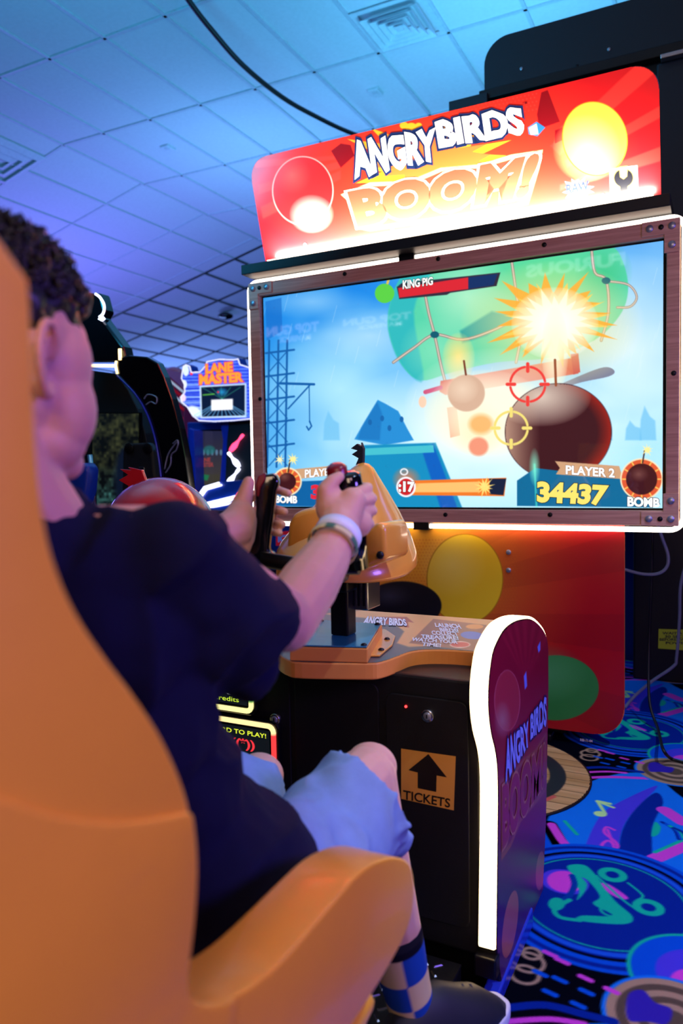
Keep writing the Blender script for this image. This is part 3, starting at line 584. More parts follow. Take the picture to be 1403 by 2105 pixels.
# round plank-printed mat in front of the tower
cx, cy, r = -.80, 2.62, .40
c0 = at(1222, 1600, Z=.006); cx = -.80; r = c0[0]-cx
mat_ = MB(); mat_.tube([(cx, cy, .0005), (cx, cy, .0006), (cx, cy, .005), (cx, cy, .006)], [r*.998, r, r, r-.003], 'print', 64, col=(20, 18, 22))
a = art_grid((cx-r, cy-r, .0066), (cx+r, cy-r, .0066), (cx-r, cy+r, .0066), 240, 240, world=True)
def planks(U, V):
    k = np.floor((V-cy)/.055); f = ((V-cy)/.055) % 1; n = vnoise(np.stack([U.ravel()*3, V.ravel()*60, k.ravel()*3.], -1), 1, 2).reshape(U.shape)[..., None]
    c = np.array([196, 150, 92.])+n*18+(k % 3)[..., None]*8; return np.where((f < .06)[..., None], np.array([90, 60, 34.]), c)
a.fill(planks); a.ell(cx, cy, r*.72, r*.72, (34, 36, 48), soft=.003, ring=.055); a.ell(cx, cy, r*.60, r*.60, (24, 24, 30), soft=.003); a.stroke([(cx+.20, cy-.27), (cx+.27, cy-.20), (cx+.31, cy-.12)], .018, (214, 90, 80), soft=.003)
add_art(mat_, a, 'print', np.hypot(a.G[..., 0]-cx, a.G[..., 1]-cy) < r-.006)
o = mat_.build('round_floor_mat'); o['label'] = 'round wood-plank patterned mat on the carpet before the lit screen tower'; o['category'] = 'floor mat'

# ============================================================ CONTROL CONSOLE
KX = -1.075
def mir(P): return [(2*KX-x, *r_) for x, *r_ in P]
console = thing('control_console', (KX, 1.7, 0), 'black two-player control console with orange-edged deck and glowing side edge', 'game console')
MB().box((-1.72, 1.47, .09), (-.435, 1.97, .668), 'black', .006).build('console_body', console)
MB().box((-1.72, 1.50, .0), (-.435, 1.96, .09), 'blackmetal', .004).build('plinth', console)
# deck
dz, dt = .70, .035
half = [tuple(at(x, y, Z=dz)[:2]) for x, y in ((982, 1341), (935, 1337), (880, 1336), (845, 1340), (815, 1351), (785, 1361), (750, 1364), (620, 1362), (590, 1357), (572, 1346), (570, 1335))]
half = [(-.445, half[0][1])]+half[1:]+[(-.955, 1.50)]
half = [tuple(p) for p in smoothpath(half, 4)]
bk = [(-.445, 1.95)]; L_ = mir(half)[::-1]
outl = half+L_+[(2*KX+.445, 1.95), (-.445, 1.95)]
mb = MB(); mb.prism([(x, y, dz-dt) for x, y in outl], (0, 0, dt), 'orange', .003)
a = art_grid((-1.71, 1.33, dz+.0008), (-.45, 1.33, dz+.0008), (-1.71, 1.95, dz+.0008), 560, 280)
aw = Art(a.G[..., 0], a.G[..., 1]); o2 = np.array([(x, y) for x, y in outl]); cxy = o2.mean(0)
a.fill((86, 80, 84))
a.poly([(660, 1262), (745, 1254), (1040, 1272), (1010, 1335), (880, 1328), (840, 1330), (815, 1322), (830, 1298), (800, 1275)], (226, 164, 92), smooth=False, soft=1.5)
a.poly([(770, 1268), (835, 1268), (850, 1280), (838, 1278), (840, 1290), (790, 1282)], (170, 60, 50)); a.poly([(890, 1272), (1000, 1285), (975, 1338), (840, 1322)], (150, 96, 70)); a.ell(970, 1306, 24, 8, (70, 110, 190), rot=4); a.ell(945, 1325, 20, 6, (210, 70, 60)); a.ell(975, 1288, 18, 5, (226, 150, 70)); a.ell(945, 1325, 20, 6, (240, 220, 200), ring=2)
cm = a.I.copy(); xx = a.G[..., 0]; left = xx < KX; cm[left] = cm[:, ::-1][left]; a.I = cm
ins = Art(a.G[..., 0], a.G[..., 1]); ins.poly(outl, (1, 1, 1), soft=.0001); keep = ins.I[..., 0] > .5
ins.I[:] = 0; ins.poly(outl, (1, 1, 1), soft=.004)
add_art(mb, a, 'print', keep & (ins._d(a.G[..., 0], a.G[..., 1], o2) > .002))
PD = (np.array([0, 0, dz+.001]), np.array([0, 0, 1.]))
for t_, q_ in (('LAUNCH', [(895, 1289), (948, 1293), (942, 1284), (893, 1281)]), ('BIRDS!', [(905, 1298), (942, 1301), (940, 1294), (902, 1291)]), ('COLLECT', [(888, 1305), (942, 1308), (938, 1300), (886, 1297)]), ('TREASURE!', [(865, 1312), (942, 1316), (940, 1309), (865, 1305)]), ('WATCH YOUR', [(845, 1318), (940, 1324), (938, 1317), (848, 1311)]), ('TIME!', [(866, 1328), (905, 1331), (906, 1324), (868, 1321)])):
    text(mb, t_, q_, PD, 'print', (225, 235, 250), .03)
text(mb, 'ANGRY BIRDS', [(745, 1284), (836, 1287), (832, 1274), (752, 1268)], PD, 'print', (240, 240, 250), .04, [(.04, (60, 40, 60))])
mb.build('deck', console, label='orange-edged deck with printed instructions')
# doors, locks, lamp
MB().prism([(x, 1.468, z) for x, z in rrect(-.642, -.458, .145, .625, .02)], (0, -.005, 0), 'black', .002).build('door', console)
door = [o for o in console.children if o.name.startswith('door')][0]
def lock(px, py, par):
    q = at(px, py, Y=1.46); m_ = MB().cyl((q[0], 1.464, q[2]), (0, -1, 0), .0135, .009, 'steel'); m_.cyl((q[0], 1.456, q[2]), (0, -1, 0), .008, .003, 'bolt'); m_.box((q[0]-.0012, 1.4515, q[2]-.004), (q[0]+.0012, 1.454, q[2]+.004), 'darkbolt'); m_.build('lock', par, label='round chrome key lock')
lock(879, 1471, door)
q = at(833, 1453, Y=1.46); MB().ell((q[0], 1.462, q[2]), .0028, 'redled', n=10).build('indicator_lamp', door, label='tiny glowing red lamp')
MB().prism([(x, 1.472, z) for x, z in rrect(-.872, -.66, .13, .64, .02)], (0, -.005, 0), 'black', .002).build('access_panel', console)
MB().prism([(x, 1.472, z) for x, z in rrect(-1.26, -.885, .13, .64, .02)], (0, -.005, 0), 'black', .002).build('reader_panel', console)
lock(566, 1478, console)
# ticket sign
YP = (np.array([0, 1.461, 0]), np.array([0, -1., 0]))
tk = MB(); Q = pp([(824, 1539), (936, 1555), (932, 1666), (824, 1642)], Y=1.4625); tk.prism(Q, (0, .001, 0), 'print', col=(226, 162, 66))
def flat(mb, pts, Y, col, m='print'): mb.add(pp(pts, Y=Y), [list(t) for t in tessellate_polygon([[Vector(p) for p in pp(pts, Y=Y)]])], m, col)
flat(tk, [(880, 1550), (918, 1598), (897, 1594), (896, 1628), (858, 1620), (858, 1588), (839, 1583)], 1.4618, (22, 18, 18))
text(tk, 'TICKETS', [(829, 1642), (924, 1660), (925, 1642), (829, 1624)], (np.array([0, 1.4624, 0]), np.array([0, -1., 0])), 'print', (22, 18, 18), .02)
tk.build('ticket_sign', door, label='square amber sticker with black arrow and lettering')
# card readers with glowing frames
def reader(x0, x1, z0, z1, txts, cols, name):
    o = MB().prism([(x, 1.466, z) for x, z in rrect(x0, x1, z0, z1, .02)], (0, -.018, 0), 'gloss', .004).build('card_reader', console, label=name)
    P = [(x, 1.446, z) for x, z in rrect(x0+.012, x1-.012, z0+.012, z1-.012, .014, 5)]; n = len(P); m_ = MB()
    base = MB(); 
    dens = []
    for i in range(n):
        p, q_ = np.array(P[i]), np.array(P[(i+1) % n]); k = max(1, int(np.linalg.norm(q_-p)/.006))
        for t in range(k): dens.append(p+(q_-p)*t/k)
    c = [cols((p[0]-x0)/(x1-x0), (p[2]-z0)/(z1-z0)) for p in dens]; m_.tube(dens, .0062, 'litsign', 8, closed=True, col=np.repeat(np.array(c, float), 8, 0)); m_.build('light_frame', o, label='glowing coloured light frame')
    d = MB(); d.add([(x0+.024, 1.4472, z0+.024), (x1-.024, 1.4472, z0+.024), (x1-.024, 1.4472, z1-.024), (x0+.024, 1.4472, z1-.024)], [[0, 1, 2, 3]], 'dim', (14, 20, 26))
    PR = (np.array([0, 1.4468, 0]), np.array([0, -1., 0]))
    for tx, (u0, u1, v0, v1), col_, of in txts:
        f_ = lambda u, v: proj(np.array([x0+(x1-x0)*u, 1.4468, z0+(z1-z0)*v]))
        text(d, tx, [f_(u0, v0), f_(u1, v0), f_(u1, v1), f_(u0, v1)], PR, 'litsign', col_, of)
    d.build('display', o); return o
gc = lambda u, v: (90, 235, 110) if (u > .93 and v > .3) else (255, 244, 160)
rc = lambda u, v: (255, 60, 60) if (u > .93 and v < .8) else (255, 226, 160)
ur = at(521, 1469, Y=1.446); lr = at(566, 1490, Y=1.446)
reader(ur[0]-.23, ur[0]+.006, ur[2]-.006, ur[2]+.105, [('TAP', (.25, .88, .42, .74), (235, 240, 255), .02), ('Credits', (.48, .80, .27, .37), (200, 230, 60), .0)], gc, 'upper card reader, green and yellow light frame')
reader(lr[0]-.23, lr[0]+.006, lr[2]-.125, lr[2]+.006, [('CARD TO PLAY!', (.2, .86, .68, .76), (220, 235, 60), .01), ('((*))', (.45, .72, .40, .60), (230, 50, 60), .03)], rc, 'lower card reader, red and yellow light frame')
# side panels
prof = [(1019, 1951), (1022, 1700), (1022, 1601), (1018, 1550), (1008, 1505), (1003, 1460), (1003, 1413), (1007, 1370), (1014, 1334), (1032, 1298), (1050, 1281), (1070, 1273), (1092, 1273), (1110, 1287), (1122, 1307), (1126, 1335), (1126, 1420), (1124, 1529), (1121, 1691), (1115, 1818), (1090, 1905)]
PF = [at(x, y, X=-.40) for x, y in prof]; PF = [np.array([-.40, p[1], p[2]]) for p in PF]
front = smoothpath(PF[:16], 4); back = PF[16:-1]
PR_ = front+back+[np.array([-.40, 1.90, .02]), np.array([-.40, 1.49, .02])]
def side_panel(flip):
    fx = (lambda P: [np.array([2*KX-p[0], p[1], p[2]]) for p in P]) if flip else (lambda P: P)
    sg = -1 if flip else 1
    mb = MB(); mb.prism(fx(PR_), (-.037*sg, 0, 0), 'black', .002)
    if not flip:
        a = art_grid((-.3988, 1.36, .80), (-.3988, 2.02, .80), (-.3988, 1.36, .01), 240, 300)
        a.fill(lambda U, V: np.array([142, 16, 46.])*(1-np.clip((V-1600)/300, 0, 1)[..., None])+np.array([70, 16, 90.])*np.clip((V-1600)/300, 0, 1)[..., None])  # purple towards the bottom is a glossy reflection painted into the print
        for i in range(7): a.poly([(1080, 1400), (1000+i*24, 1250), (1012+i*24, 1250)], (170, 26, 56), alpha=.5, soft=2)
        a.ell(1042, 1440, 26, 62, (172, 44, 62)); a.ell(1042, 1440, 26, 62, (200, 90, 110), ring=1.5); a.glow(1032, 1480, 18, 40, (180, 130, 130), .8, .7)
        for P in ([(1104, 1330), (1110, 1318), (1110, 1336), (1106, 1342)], [(1076, 1390), (1081, 1380), (1083, 1410), (1078, 1418)]): a.poly(P, (120, 130, 240))
        a.poly([(1026, 1605), (1050, 1590), (1075, 1560), (1100, 1540), (1122, 1505), (1122, 1625), (1095, 1660), (1070, 1690), (1050, 1740), (1030, 1770)], (150, 70, 60), soft=1); a.poly([(1029, 1612), (1052, 1597), (1077, 1567), (1102, 1547), (1120, 1515), (1120, 1618), (1093, 1652), (1068, 1682), (1048, 1732), (1032, 1755)], (132, 20, 50), soft=1)
        a.ell(1048, 1900, 14, 70, (170, 90, 90), rot=8); a.ell(1110, 1790, 9, 40, (160, 80, 90), rot=4)
        it = Art(a.G[..., 1], a.G[..., 2]); poly2 = np.array([(p[1], p[2]) for p in PR_]); it.poly(poly2, (1, 1, 1), soft=.0001)
        add_art(mb, a, 'print', (it.I[..., 0] > .5) & (it._d(it.U, it.V, poly2) > .0015))
        PX = (np.array([-.3984, 0, 0]), np.array([1., 0, 0]))
        text(mb, 'ANGRY', [(1038, 1606), (1086, 1528), (1083, 1484), (1038, 1526)], PX, 'print', (150, 160, 255), .04, [(.06, (60, 20, 80))], jag=.04)
        text(mb, 'BIRDS', [(1089, 1518), (1121, 1488), (1121, 1432), (1089, 1472)], PX, 'print', (150, 160, 255), .04, [(.06, (60, 20, 80))], jag=.04)
        text(mb, 'BOOM!', [(1032, 1740), (1116, 1612), (1118, 1532), (1032, 1622)], PX, 'print', (150, 22, 60), .04, [(.035, (184, 110, 90))])
    o = mb.build('side_panel', console, label='' or ('magenta-red printed side panel' if not flip else 'black side panel'))
    m2 = MB(); fr = np.array(fx(front)); T = np.gradient(fr, axis=0); Nn = np.cross(T, [1, 0, 0]); Nn /= np.linalg.norm(Nn, axis=1)[:, None]
    if Nn[0][1] > 0: Nn = -Nn
    xa = -.0005*sg; xb = -.0365*sg; rings = [np.array([p+[xa, 0, 0], p+n*.006+[xa*6, 0, 0], p+n*.006+[xb-xa*6, 0, 0], p+[xb, 0, 0]]) for p, n in zip(fr, Nn)]
    m2.loft(rings, 'ledwarm'); m2.build('edge_light', o, label='warm white glowing edge strip')
    m3 = MB().box((-.443*1 if not flip else 2*KX+.443, PF[0][1]-.012, .05), ((-.398) if not flip else 2*KX+.398, PF[0][1]+.03, .098), 'blackmetal', .004) if False else MB().box((min(fx([np.array([-.443, 0, 0])])[0][0], fx([np.array([-.397, 0, 0])])[0][0]), PF[0][1]-.014, .068), (max(fx([np.array([-.443, 0, 0])])[0][0], fx([np.array([-.397, 0, 0])])[0][0]), PF[0][1]+.02, .112), 'blackmetal', .004)
    m3.build('strip_clamp', o)
    return o
side_panel(False); side_panel(True)
# joystick mounts, posts, hoods
def station(sx, red):
    """one player's tilting stick: mount box, post, drive box, yoke"""
    S = (lambda P: np.array([2*KX-P[0], P[1], P[2]])) if red else (lambda P: np.array(P, float))
    c4 = [S(at(x, y, Z=.732)) for x, y in ((595, 1329), (755, 1333), (785, 1284), (655, 1276))]
    if red: c4 = c4[::-1]
    mount = MB().prism([p-np.array([0, 0, .031]) for p in c4], (0, 0, .030), 'orange', .002).build('mount_box', console)
    cc = sum(c4)/4; MB().prism([cc+(p-cc)*.97 for p in c4], (0, 0, .003), 'teal', .001).build('mount_plate', mount, label='glossy blue-grey plate')
    for p in c4+[(c4[1]+c4[2])/2 if False else (c4[2]+c4[3])/2]: MB().ell(cc+(p-cc)*.88+[0, 0, .003], (.007, .007, .005), 'darkbolt', n=12).build('bolt', mount)
    fl_ = [S(at(x, y, Z=.7025)) for x, y in ((750, 1350), (762, 1296), (792, 1296), (812, 1310), (806, 1328), (780, 1350))]
    f_ = MB().prism(fl_, (0, 0, .004), 'yellow', .001).build('mount_flange', mount)
    for x, y in ((795, 1314), (783, 1336)): MB().ell(S(at(x, y, Z=.707)), (.007, .007, .005), 'darkbolt', n=12).build('bolt', f_)
    b = S(at(706, 1303, Z=.735)); t = b+np.array([0, 0, .10])
    MB().box(b-[.022, .022, 0], b+np.array([.022, .022, .13]), 'blackmetal', .004).build('post', console)
    g_ = b+np.array([.022*(-1 if red else 1), .045, .055]); m_ = MB().box(g_-[.035, .035, 0], g_+np.array([.035, .035, .105]), 'steel', .003)
    for k in range(5): m_.box(g_+np.array([-.03+k*.0135, -.038, .01]), g_+np.array([-.024+k*.0135, -.034, .095]), 'darkbolt')
    m_.build('drive_motor', console, label='ribbed metal motor housing')
    MB().box(b+np.array([-.05, -.04, .10]), b+np.array([.03, .035, .16]), 'blackmetal', .006).build('pivot_block', console)
    return b
b1 = station(0, False); b2 = station(0, True)
# near player's orange-yellow hood: tapered shell, blunt tip, flared rim
ring = []; N_ = 40
base = np.array([-.765, 1.535, .905]); tip = at(747, 951, Y=1.60)
ax = tip-base
for t, rr in ((0, 1.02), (.03, 1.04), (.12, 1.0), (.3, .86), (.5, .66), (.7, .44), (.85, .27), (.94, .17), (.985, .09), (1.0, .02)):
    c = base+ax*t; P = []
    for j in range(N_):
        q = 2*math.pi*j/N_; x = .155*math.cos(q)*rr; y = .165*math.sin(q)*rr; z = -.02*math.cos(q)*(1-t)*0+(-.035*math.sin(q)*-1)*(1-t)*0
        a_ = math.radians(17); P.append(c+np.array([x*math.cos(a_)-y*math.sin(a_), x*math.sin(a_)+y*math.cos(a_), z+(.03*math.sin(q)-.018*math.cos(q))*(1-t)*rr]))
    ring.append(np.array(P))
mb = MB(); mb.loft(ring, 'yellow'); hood = mb.build('hood', console, label='orange-yellow glossy tapered hood')
sk = MB(); sk.prism(pp([(735, 1176), (735, 1120), (752, 1090), (776, 1072), (792, 1082), (794, 1152)], Y=1.33), (0, .12, 0), 'yellow', .012, 3, smooth=True); sk.build('hood_flange', hood)
sk = MB(); sk.prism(pp([(583, 1160), (590, 1075), (600, 1054), (620, 1047), (650, 1040), (668, 1060), (668, 1160)], Y=1.42), (0, .12, 0), 'yellow', .015, 3, smooth=True); sk.prism(pp([(562, 1195), (564, 1148), (600, 1136), (640, 1140), (640, 1195)], Y=1.42), (0, .12, 0), 'yellow', .012, 3, smooth=True); sk.build('hood_flange', hood)
for (x, y, Y) in ((830, 1131, 1.44), (781, 1141, 1.325), (738, 1166, 1.325)): MB().ell(at(x, y, Y=Y), (.008, .006, .008), 'darkbolt', n=12).build('bolt', hood)
MB().prism(pp([(730, 956), (736, 942), (722, 934), (734, 926), (720, 922), (733, 912), (742, 918), (741, 909), (746, 922), (745, 955)], Y=1.60), (0, .012, 0), 'navyboard', .001).build('hood_fin', hood, label='small dark blue fin on the tip')
# far player's red hood: plain glossy dome
rc_ = at(330, 1092, Y=1.62); mb = MB(); mb.ell(rc_, (.150, .150, .150), 'redplastic', n=40); rh = mb.build('hood', console, label='red glossy round hood')
MB().prism(pp([(243, 987), (262, 976), (245, 964), (268, 966), (262, 960), (290, 966), (297, 985), (285, 996), (265, 1000)], Y=1.60), (0, .012, 0), 'redplastic', .002).build('hood_fin', rh)
MB().tube([b2+[0, 0, .12], rc_-np.array([0, 0, .08])], .03, 'blackmetal', 12).build('hood_post', console)
# yoke and grips held by the player
gl0, gl1 = at(553, 985, d=1.30), at(535, 1150, d=1.30); gr0, gr1 = at(716, 985, d=1.215), at(737, 1165, d=1.27)
yoke = MB(); piv = b1+np.array([-.01, -.03, .13])
yoke.tube([gl1, gl1*.5+gr1*.5+[0, .02, -.01], gr1], .014, 'blackmetal', 10); yoke.tube([gl1*.4+gr1*.6, piv*.6+gr1*.4, piv], .017, 'blackmetal', 10)
yk = yoke.build('yoke', console)
ga = MB(); P = pp([(548, 975), (570, 972), (578, 990), (571, 1010), (566, 1060), (560, 1100), (556, 1132), (572, 1140), (570, 1168), (520, 1165), (514, 1135), (522, 1100), (530, 1050), (528, 1010), (532, 985)], d=1.30)
P = [np.array(p)-np.array([.0035, .002, 0]) for p in P]; ga.prism(P, np.array([-.010, .024, 0]), 'gloss', .006, 3, smooth=True); gg = ga.build('grip', yk, label='black glossy left grip')
ga = MB(); P = pp([(530, 978), (545, 971), (546, 985), (535, 1003), (532, 1022), (526, 1020), (525, 995)], d=1.296); ga.prism(P, np.array([-.016, .03, 0]), 'darkred', .003); ga.build('trigger', gg, label='dark red trigger strip')
dr = (gr1-gr0)/np.linalg.norm(gr1-gr0)
ga = MB(); ga.tube([gr0-dr*.012, gr0-dr*.008, gr0+dr*.02, gr0+dr*.09, gr1], [.012, .021, .023, .020, .017], 'gloss', 20); gg = ga.build('grip', yk, label='black glossy right grip')
ga = MB(); q0 = gr0+np.array([-.017, -.006, .008]); ga.tube([q0-dr*.018, q0-dr*.012, q0+dr*.035], [.010, .017, .018], 'darkred', 20); ga.build('trigger', gg, label='dark red trigger strip')

# ============================================================ PLATFORM AND SEAT
pf = thing('foot_platform', (KX, .9, 0), 'low diamond-plate metal foot platform joining seat and console', 'platform')
mb = MB(); mb.box((-1.685, .18, .0), (-.47, 1.44, .078), 'blackmetal', .003); mb.box((-1.685, .18, .078), (-.47, 1.44, .082), 'plate')
for i in range(46):
    for j in range(46):
        x = -1.70+i*.027; y = .20+j*.027
        if y > 1.43 or x > -.485 or x < -1.67 or (y < .95 and x < -.9): continue
        s_ = 1 if (i+j) % 2 else -1; rot = Matrix.Rotation(s_*math.radians(45), 4, 'Z'); b = bmesh.new(); bmesh.ops.create_cube(b, size=1)
        for v in b.verts: v.co = Vector((v.co.x*(.022 if v.co.z < 0 else .015), v.co.y*(.006 if v.co.z < 0 else .002), v.co.z*.003))
        bmesh.ops.transform(b, matrix=rot, verts=b.verts); bmesh.ops.translate(b, vec=(x, y, .083), verts=b.verts); mb.bm(b, 'plate')
mb.build('tread_plate', pf)
MB().box((-.468, .18, .0), (-.447, 1.35, .0868), 'orange', .003).build('edge_rail', pf, label='orange edge rail')
MB().prism([(-.428, 1.30, .004), (-.428, 1.76, .004), (-.428, 1.76, .05), (-.428, 1.30, .03)], (.034, 0, 0), 'blueedge', .004).build('corner_trim', console, label='glossy floor trim, coloured as lit by blue light')  # the blue light falling on this rail is put into its colour

seat = thing('game_seat', (-.62, .45, .088), 'orange moulded bucket seat under the boy, high curved back', 'seat')
XR = -.335
sp = [(62, 575), (67, 640), (72, 760), (80, 930), (95, 1070), (120, 1170), (160, 1260), (215, 1345), (275, 1425), (325, 1500), (362, 1575), (388, 1650), (399, 1720), (402, 1790), (397, 1880), (388, 1960), (383, 2015), (395, 2052), (440, 2062), (505, 2035), (570, 1985), (630, 1920), (690, 1850), (740, 1795), (780, 1770), (815, 1763), (842, 1775), (851, 1815), (848, 1870), (832, 1925), (795, 1995), (755, 2060), (700, 2140)]
SPW = [at(x, y, X=XR) for x, y in sp]; SPW = [np.array([XR, p[1], p[2]]) for p in SPW]
pr = smoothpath(SPW, 3)
bott = [np.array([XR, .52, .50]), np.array([XR, .36, .47]), np.array([XR, .24, .52]), np.array([XR, .17, .64]), np.array([XR, .14, .80]), np.array([XR, .13, .98]), np.array([XR, .135, 1.12]), np.array([XR, .17, 1.26]), np.array([XR, .215, 1.285])]
top = [at(-40, 445, X=XR), at(0, 492, X=XR)]
prof_ = pr+smoothpath(bott, 3)
def wing(xo, w_):
    m_ = MB(); m_.prism([np.array([xo, p[1], p[2]]) for p in prof_], (w_, 0, 0), 'chair', .02, 4, smooth=True); return m_
wing(XR, -.07).build('side_wing', seat); wing(XR-.60, .07).build('side_wing', seat)
# lower shell: slightly proud panel below the moulded lip
lip = pp([(-200, 1600), (0, 1642), (80, 1668), (180, 1687), (280, 1687), (388, 1668)], X=XR+.001); lip = [np.array([XR+.004, p[1], p[2]]) for p in smoothpath(lip, 4)]
lower = [np.array([XR+.004, p[1], p[2]]) for p in pr if p[2] < lip[-1][2] and p[1] < .47 and p[2] > .6]
ls = lip+[p+np.array([0, -.0015, 0]) for p in lower]+[np.array([XR+.004, .40, .52]), np.array([XR+.004, .26, .56]), np.array([XR+.004, .15, .78])]
m_ = MB(); m_.prism(ls, (-.03, 0, 0), 'chair', .003, 3, smooth=True); m_.build('lower_shell', seat, label='deeper orange lower shell panel')
# back, pan, base
bk = [(.13, .98), (.14, .80), (.17, .64), (.24, .52), (.36, .47), (.52, .402), (.78, .405), (.84, .42), (.835, .443), (.70, .445), (.50, .452), (.40, .53), (.36, .66), (.345, .78), (.32, .92), (.29, 1.05), (.27, 1.18), (.24, 1.27), (.19, 1.28), (.15, 1.15)]
m_ = MB(); m_.prism([(XR-.05, y, z) for y, z in bk], (-.50, 0, 0), 'chair', .012, 3, smooth=True); m_.build('seat_shell', seat)
m_ = MB(); m_.box((-.80, .30, .10), (-.45, .72, .412), 'chair', .03, 4, smooth=True); m_.box((-.84, .26, .088), (-.42, .78, .115), 'blackmetal', .006); m_.build('pedestal', seat)
m_ = MB(); m_.prism(pp([(690, 2150), (735, 2090), (760, 2064), (785, 2060), (803, 2075), (806, 2150)], Y=.86), (-.30*.0-.02, .12, 0), 'orange', .012, 3, smooth=True); m_.build('foot_bolster', seat) if False else None

# ============================================================ THE PLAYER
def W(px, py, d): return at(px, py, d=d)
boy = thing('person', (-.60, .95, .085), 'dark-haired boy in navy t-shirt and light blue shorts seated, gripping the game handles', 'person')
H0 = W(-18, 742, .72)
def hp(x, y, z): return H0+np.array([x, y, z])
sk = MB()
sk.ell(hp(0, -.005, .030), (.074, .094, .082), 'skin'); sk.ell(hp(0, .02, -.03), (.064, .072, .082), 'skin'); sk.ell(hp(0, .06, -.085), (.036, .038, .030), 'skin')
sk.ell(hp(.036, .044, -.045), (.036, .042, .052), 'skin'); sk.ell(hp(-.036, .044, -.045), (.036, .042, .052), 'skin'); sk.ell(hp(0, .058, .022), (.058, .036, .044), 'skin')
for s_ in (1, -1): sk.ell(hp(s_*.044, .040, .0), (.026, .040, .050), 'skin'); sk.ell(hp(s_*.034, .034, -.078), (.030, .042, .030), 'skin'); sk.ell(hp(s_*.036, .062, -.014), (.020, .022, .020), 'skin')
sk.limb([hp(.034, .02, -.088), hp(.014, .075, -.098)], [.022, .018], 'skin'); sk.limb([hp(-.034, .02, -.088), hp(-.014, .075, -.098)], [.022, .018], 'skin')
sk.limb([hp(0, .088, .006), hp(0, .108, -.026)], [.008, .012], 'skin'); sk.ell(hp(.012, .098, -.03), (.009, .010, .007), 'skin'); sk.ell(hp(-.012, .098, -.03), (.009, .010, .007), 'skin')
sk.ell(hp(0, .092, -.058), (.022, .010, .005), 'skin'); sk.ell(hp(0, .090, -.067), (.018, .010, .006), 'skin')
for s_ in (1, -1):
    e = lambda y, z, o=0: hp(s_*(.068+o), y*.9-.006, z*.92-.006)
    path = smoothpath([e(.014, .002, .004), e(.012, .020, .014), e(.000, .034, .020), e(-.016, .030, .026), e(-.024, .010, .028), e(-.020, -.012, .024), e(-.008, -.030, .016), e(.006, -.034, .010), e(.012, -.020, .006)], 4)
    sk.tube(path, .0048, 'skin', 8); sk.ell(e(-.002, -.030, .010), (.006, .009, .010), 'skin'); sk.limb([e(-.004, .018, .002), e(-.004, -.018, .0)], [.011, .009], 'skin'); sk.tube(smoothpath([e(.0, .016, .014), e(-.009, .012, .019), e(-.010, -.008, .018), e(-.002, -.016, .013)], 4), .0035, 'skin', 8)
# neck, shoulders and torso core
sk.limb([hp(.004, -.022, -.06), hp(.012, .005, -.125), hp(.012, .04, -.18)], [.054, .052, .058], 'skin')
shR = W(340, 1132, .77); shL = np.array([-.80, .60, 1.015]); chest = np.array([-.645, .60, .93]); waist = np.array([-.635, .68, .73]); pelv = np.array([-.635, .735, .565])
sk.limb([shR, hp(-.02, .05, -.19), shL], [.048, .05, .048], 'skin'); sk.ell(chest, (.125, .085, .13), 'skin'); sk.ell(waist, (.11, .08, .12), 'skin'); sk.ell(pelv, (.125, .09, .085), 'skin')
# right arm
elR = W(586, 1275, .985); wrR = W(690, 1108, 1.135); mR = W(632, 1205, 1.06)
sk.limb([shR, shR*.5+elR*.5, elR], [.050, .044, .041], 'skin'); sk.limb([elR, mR, W(668, 1150, 1.11), wrR], [.042, .0435, .037, .031], 'skin')
# right hand closed on the grip
hb = W(700, 1060, 1.17); kn = W(735, 1018, 1.195)
sk.limb([wrR, hb], [.029, .033], 'skin'); sk.limb([W(680, 1045, 1.17), W(678, 1018, 1.175)], [.025, .019], 'skin'); sk.limb([W(710, 1055, 1.165), W(724, 1030, 1.170)], [.027, .022], 'skin'); sk.limb([hb, W(735, 1075, 1.19)], [.030, .024], 'skin')
fr_ = [([(728, 1016, 1.18), (752, 1006, 1.20), (756, 1002, 1.235), (738, 1000, 1.270)], .0092), ([(738, 1030, 1.18), (760, 1026, 1.20), (764, 1024, 1.238), (742, 1022, 1.268)], .0098), ([(742, 1050, 1.185), (762, 1050, 1.205), (765, 1050, 1.24), (744, 1048, 1.268)], .0094), ([(742, 1072, 1.19), (758, 1076, 1.21), (760, 1078, 1.238), (744, 1076, 1.26)], .0084)]
for P, r in fr_: sk.limb([W(*p) for p in P], [r*1.12, r*1.05, r*.95, r*.8], 'skin', 12)
sk.limb([W(672, 1040, 1.17), W(668, 1008, 1.165), W(682, 990, 1.17), W(697, 980, 1.178)], [.019, .0135, .0115, .009], 'skin', 12)
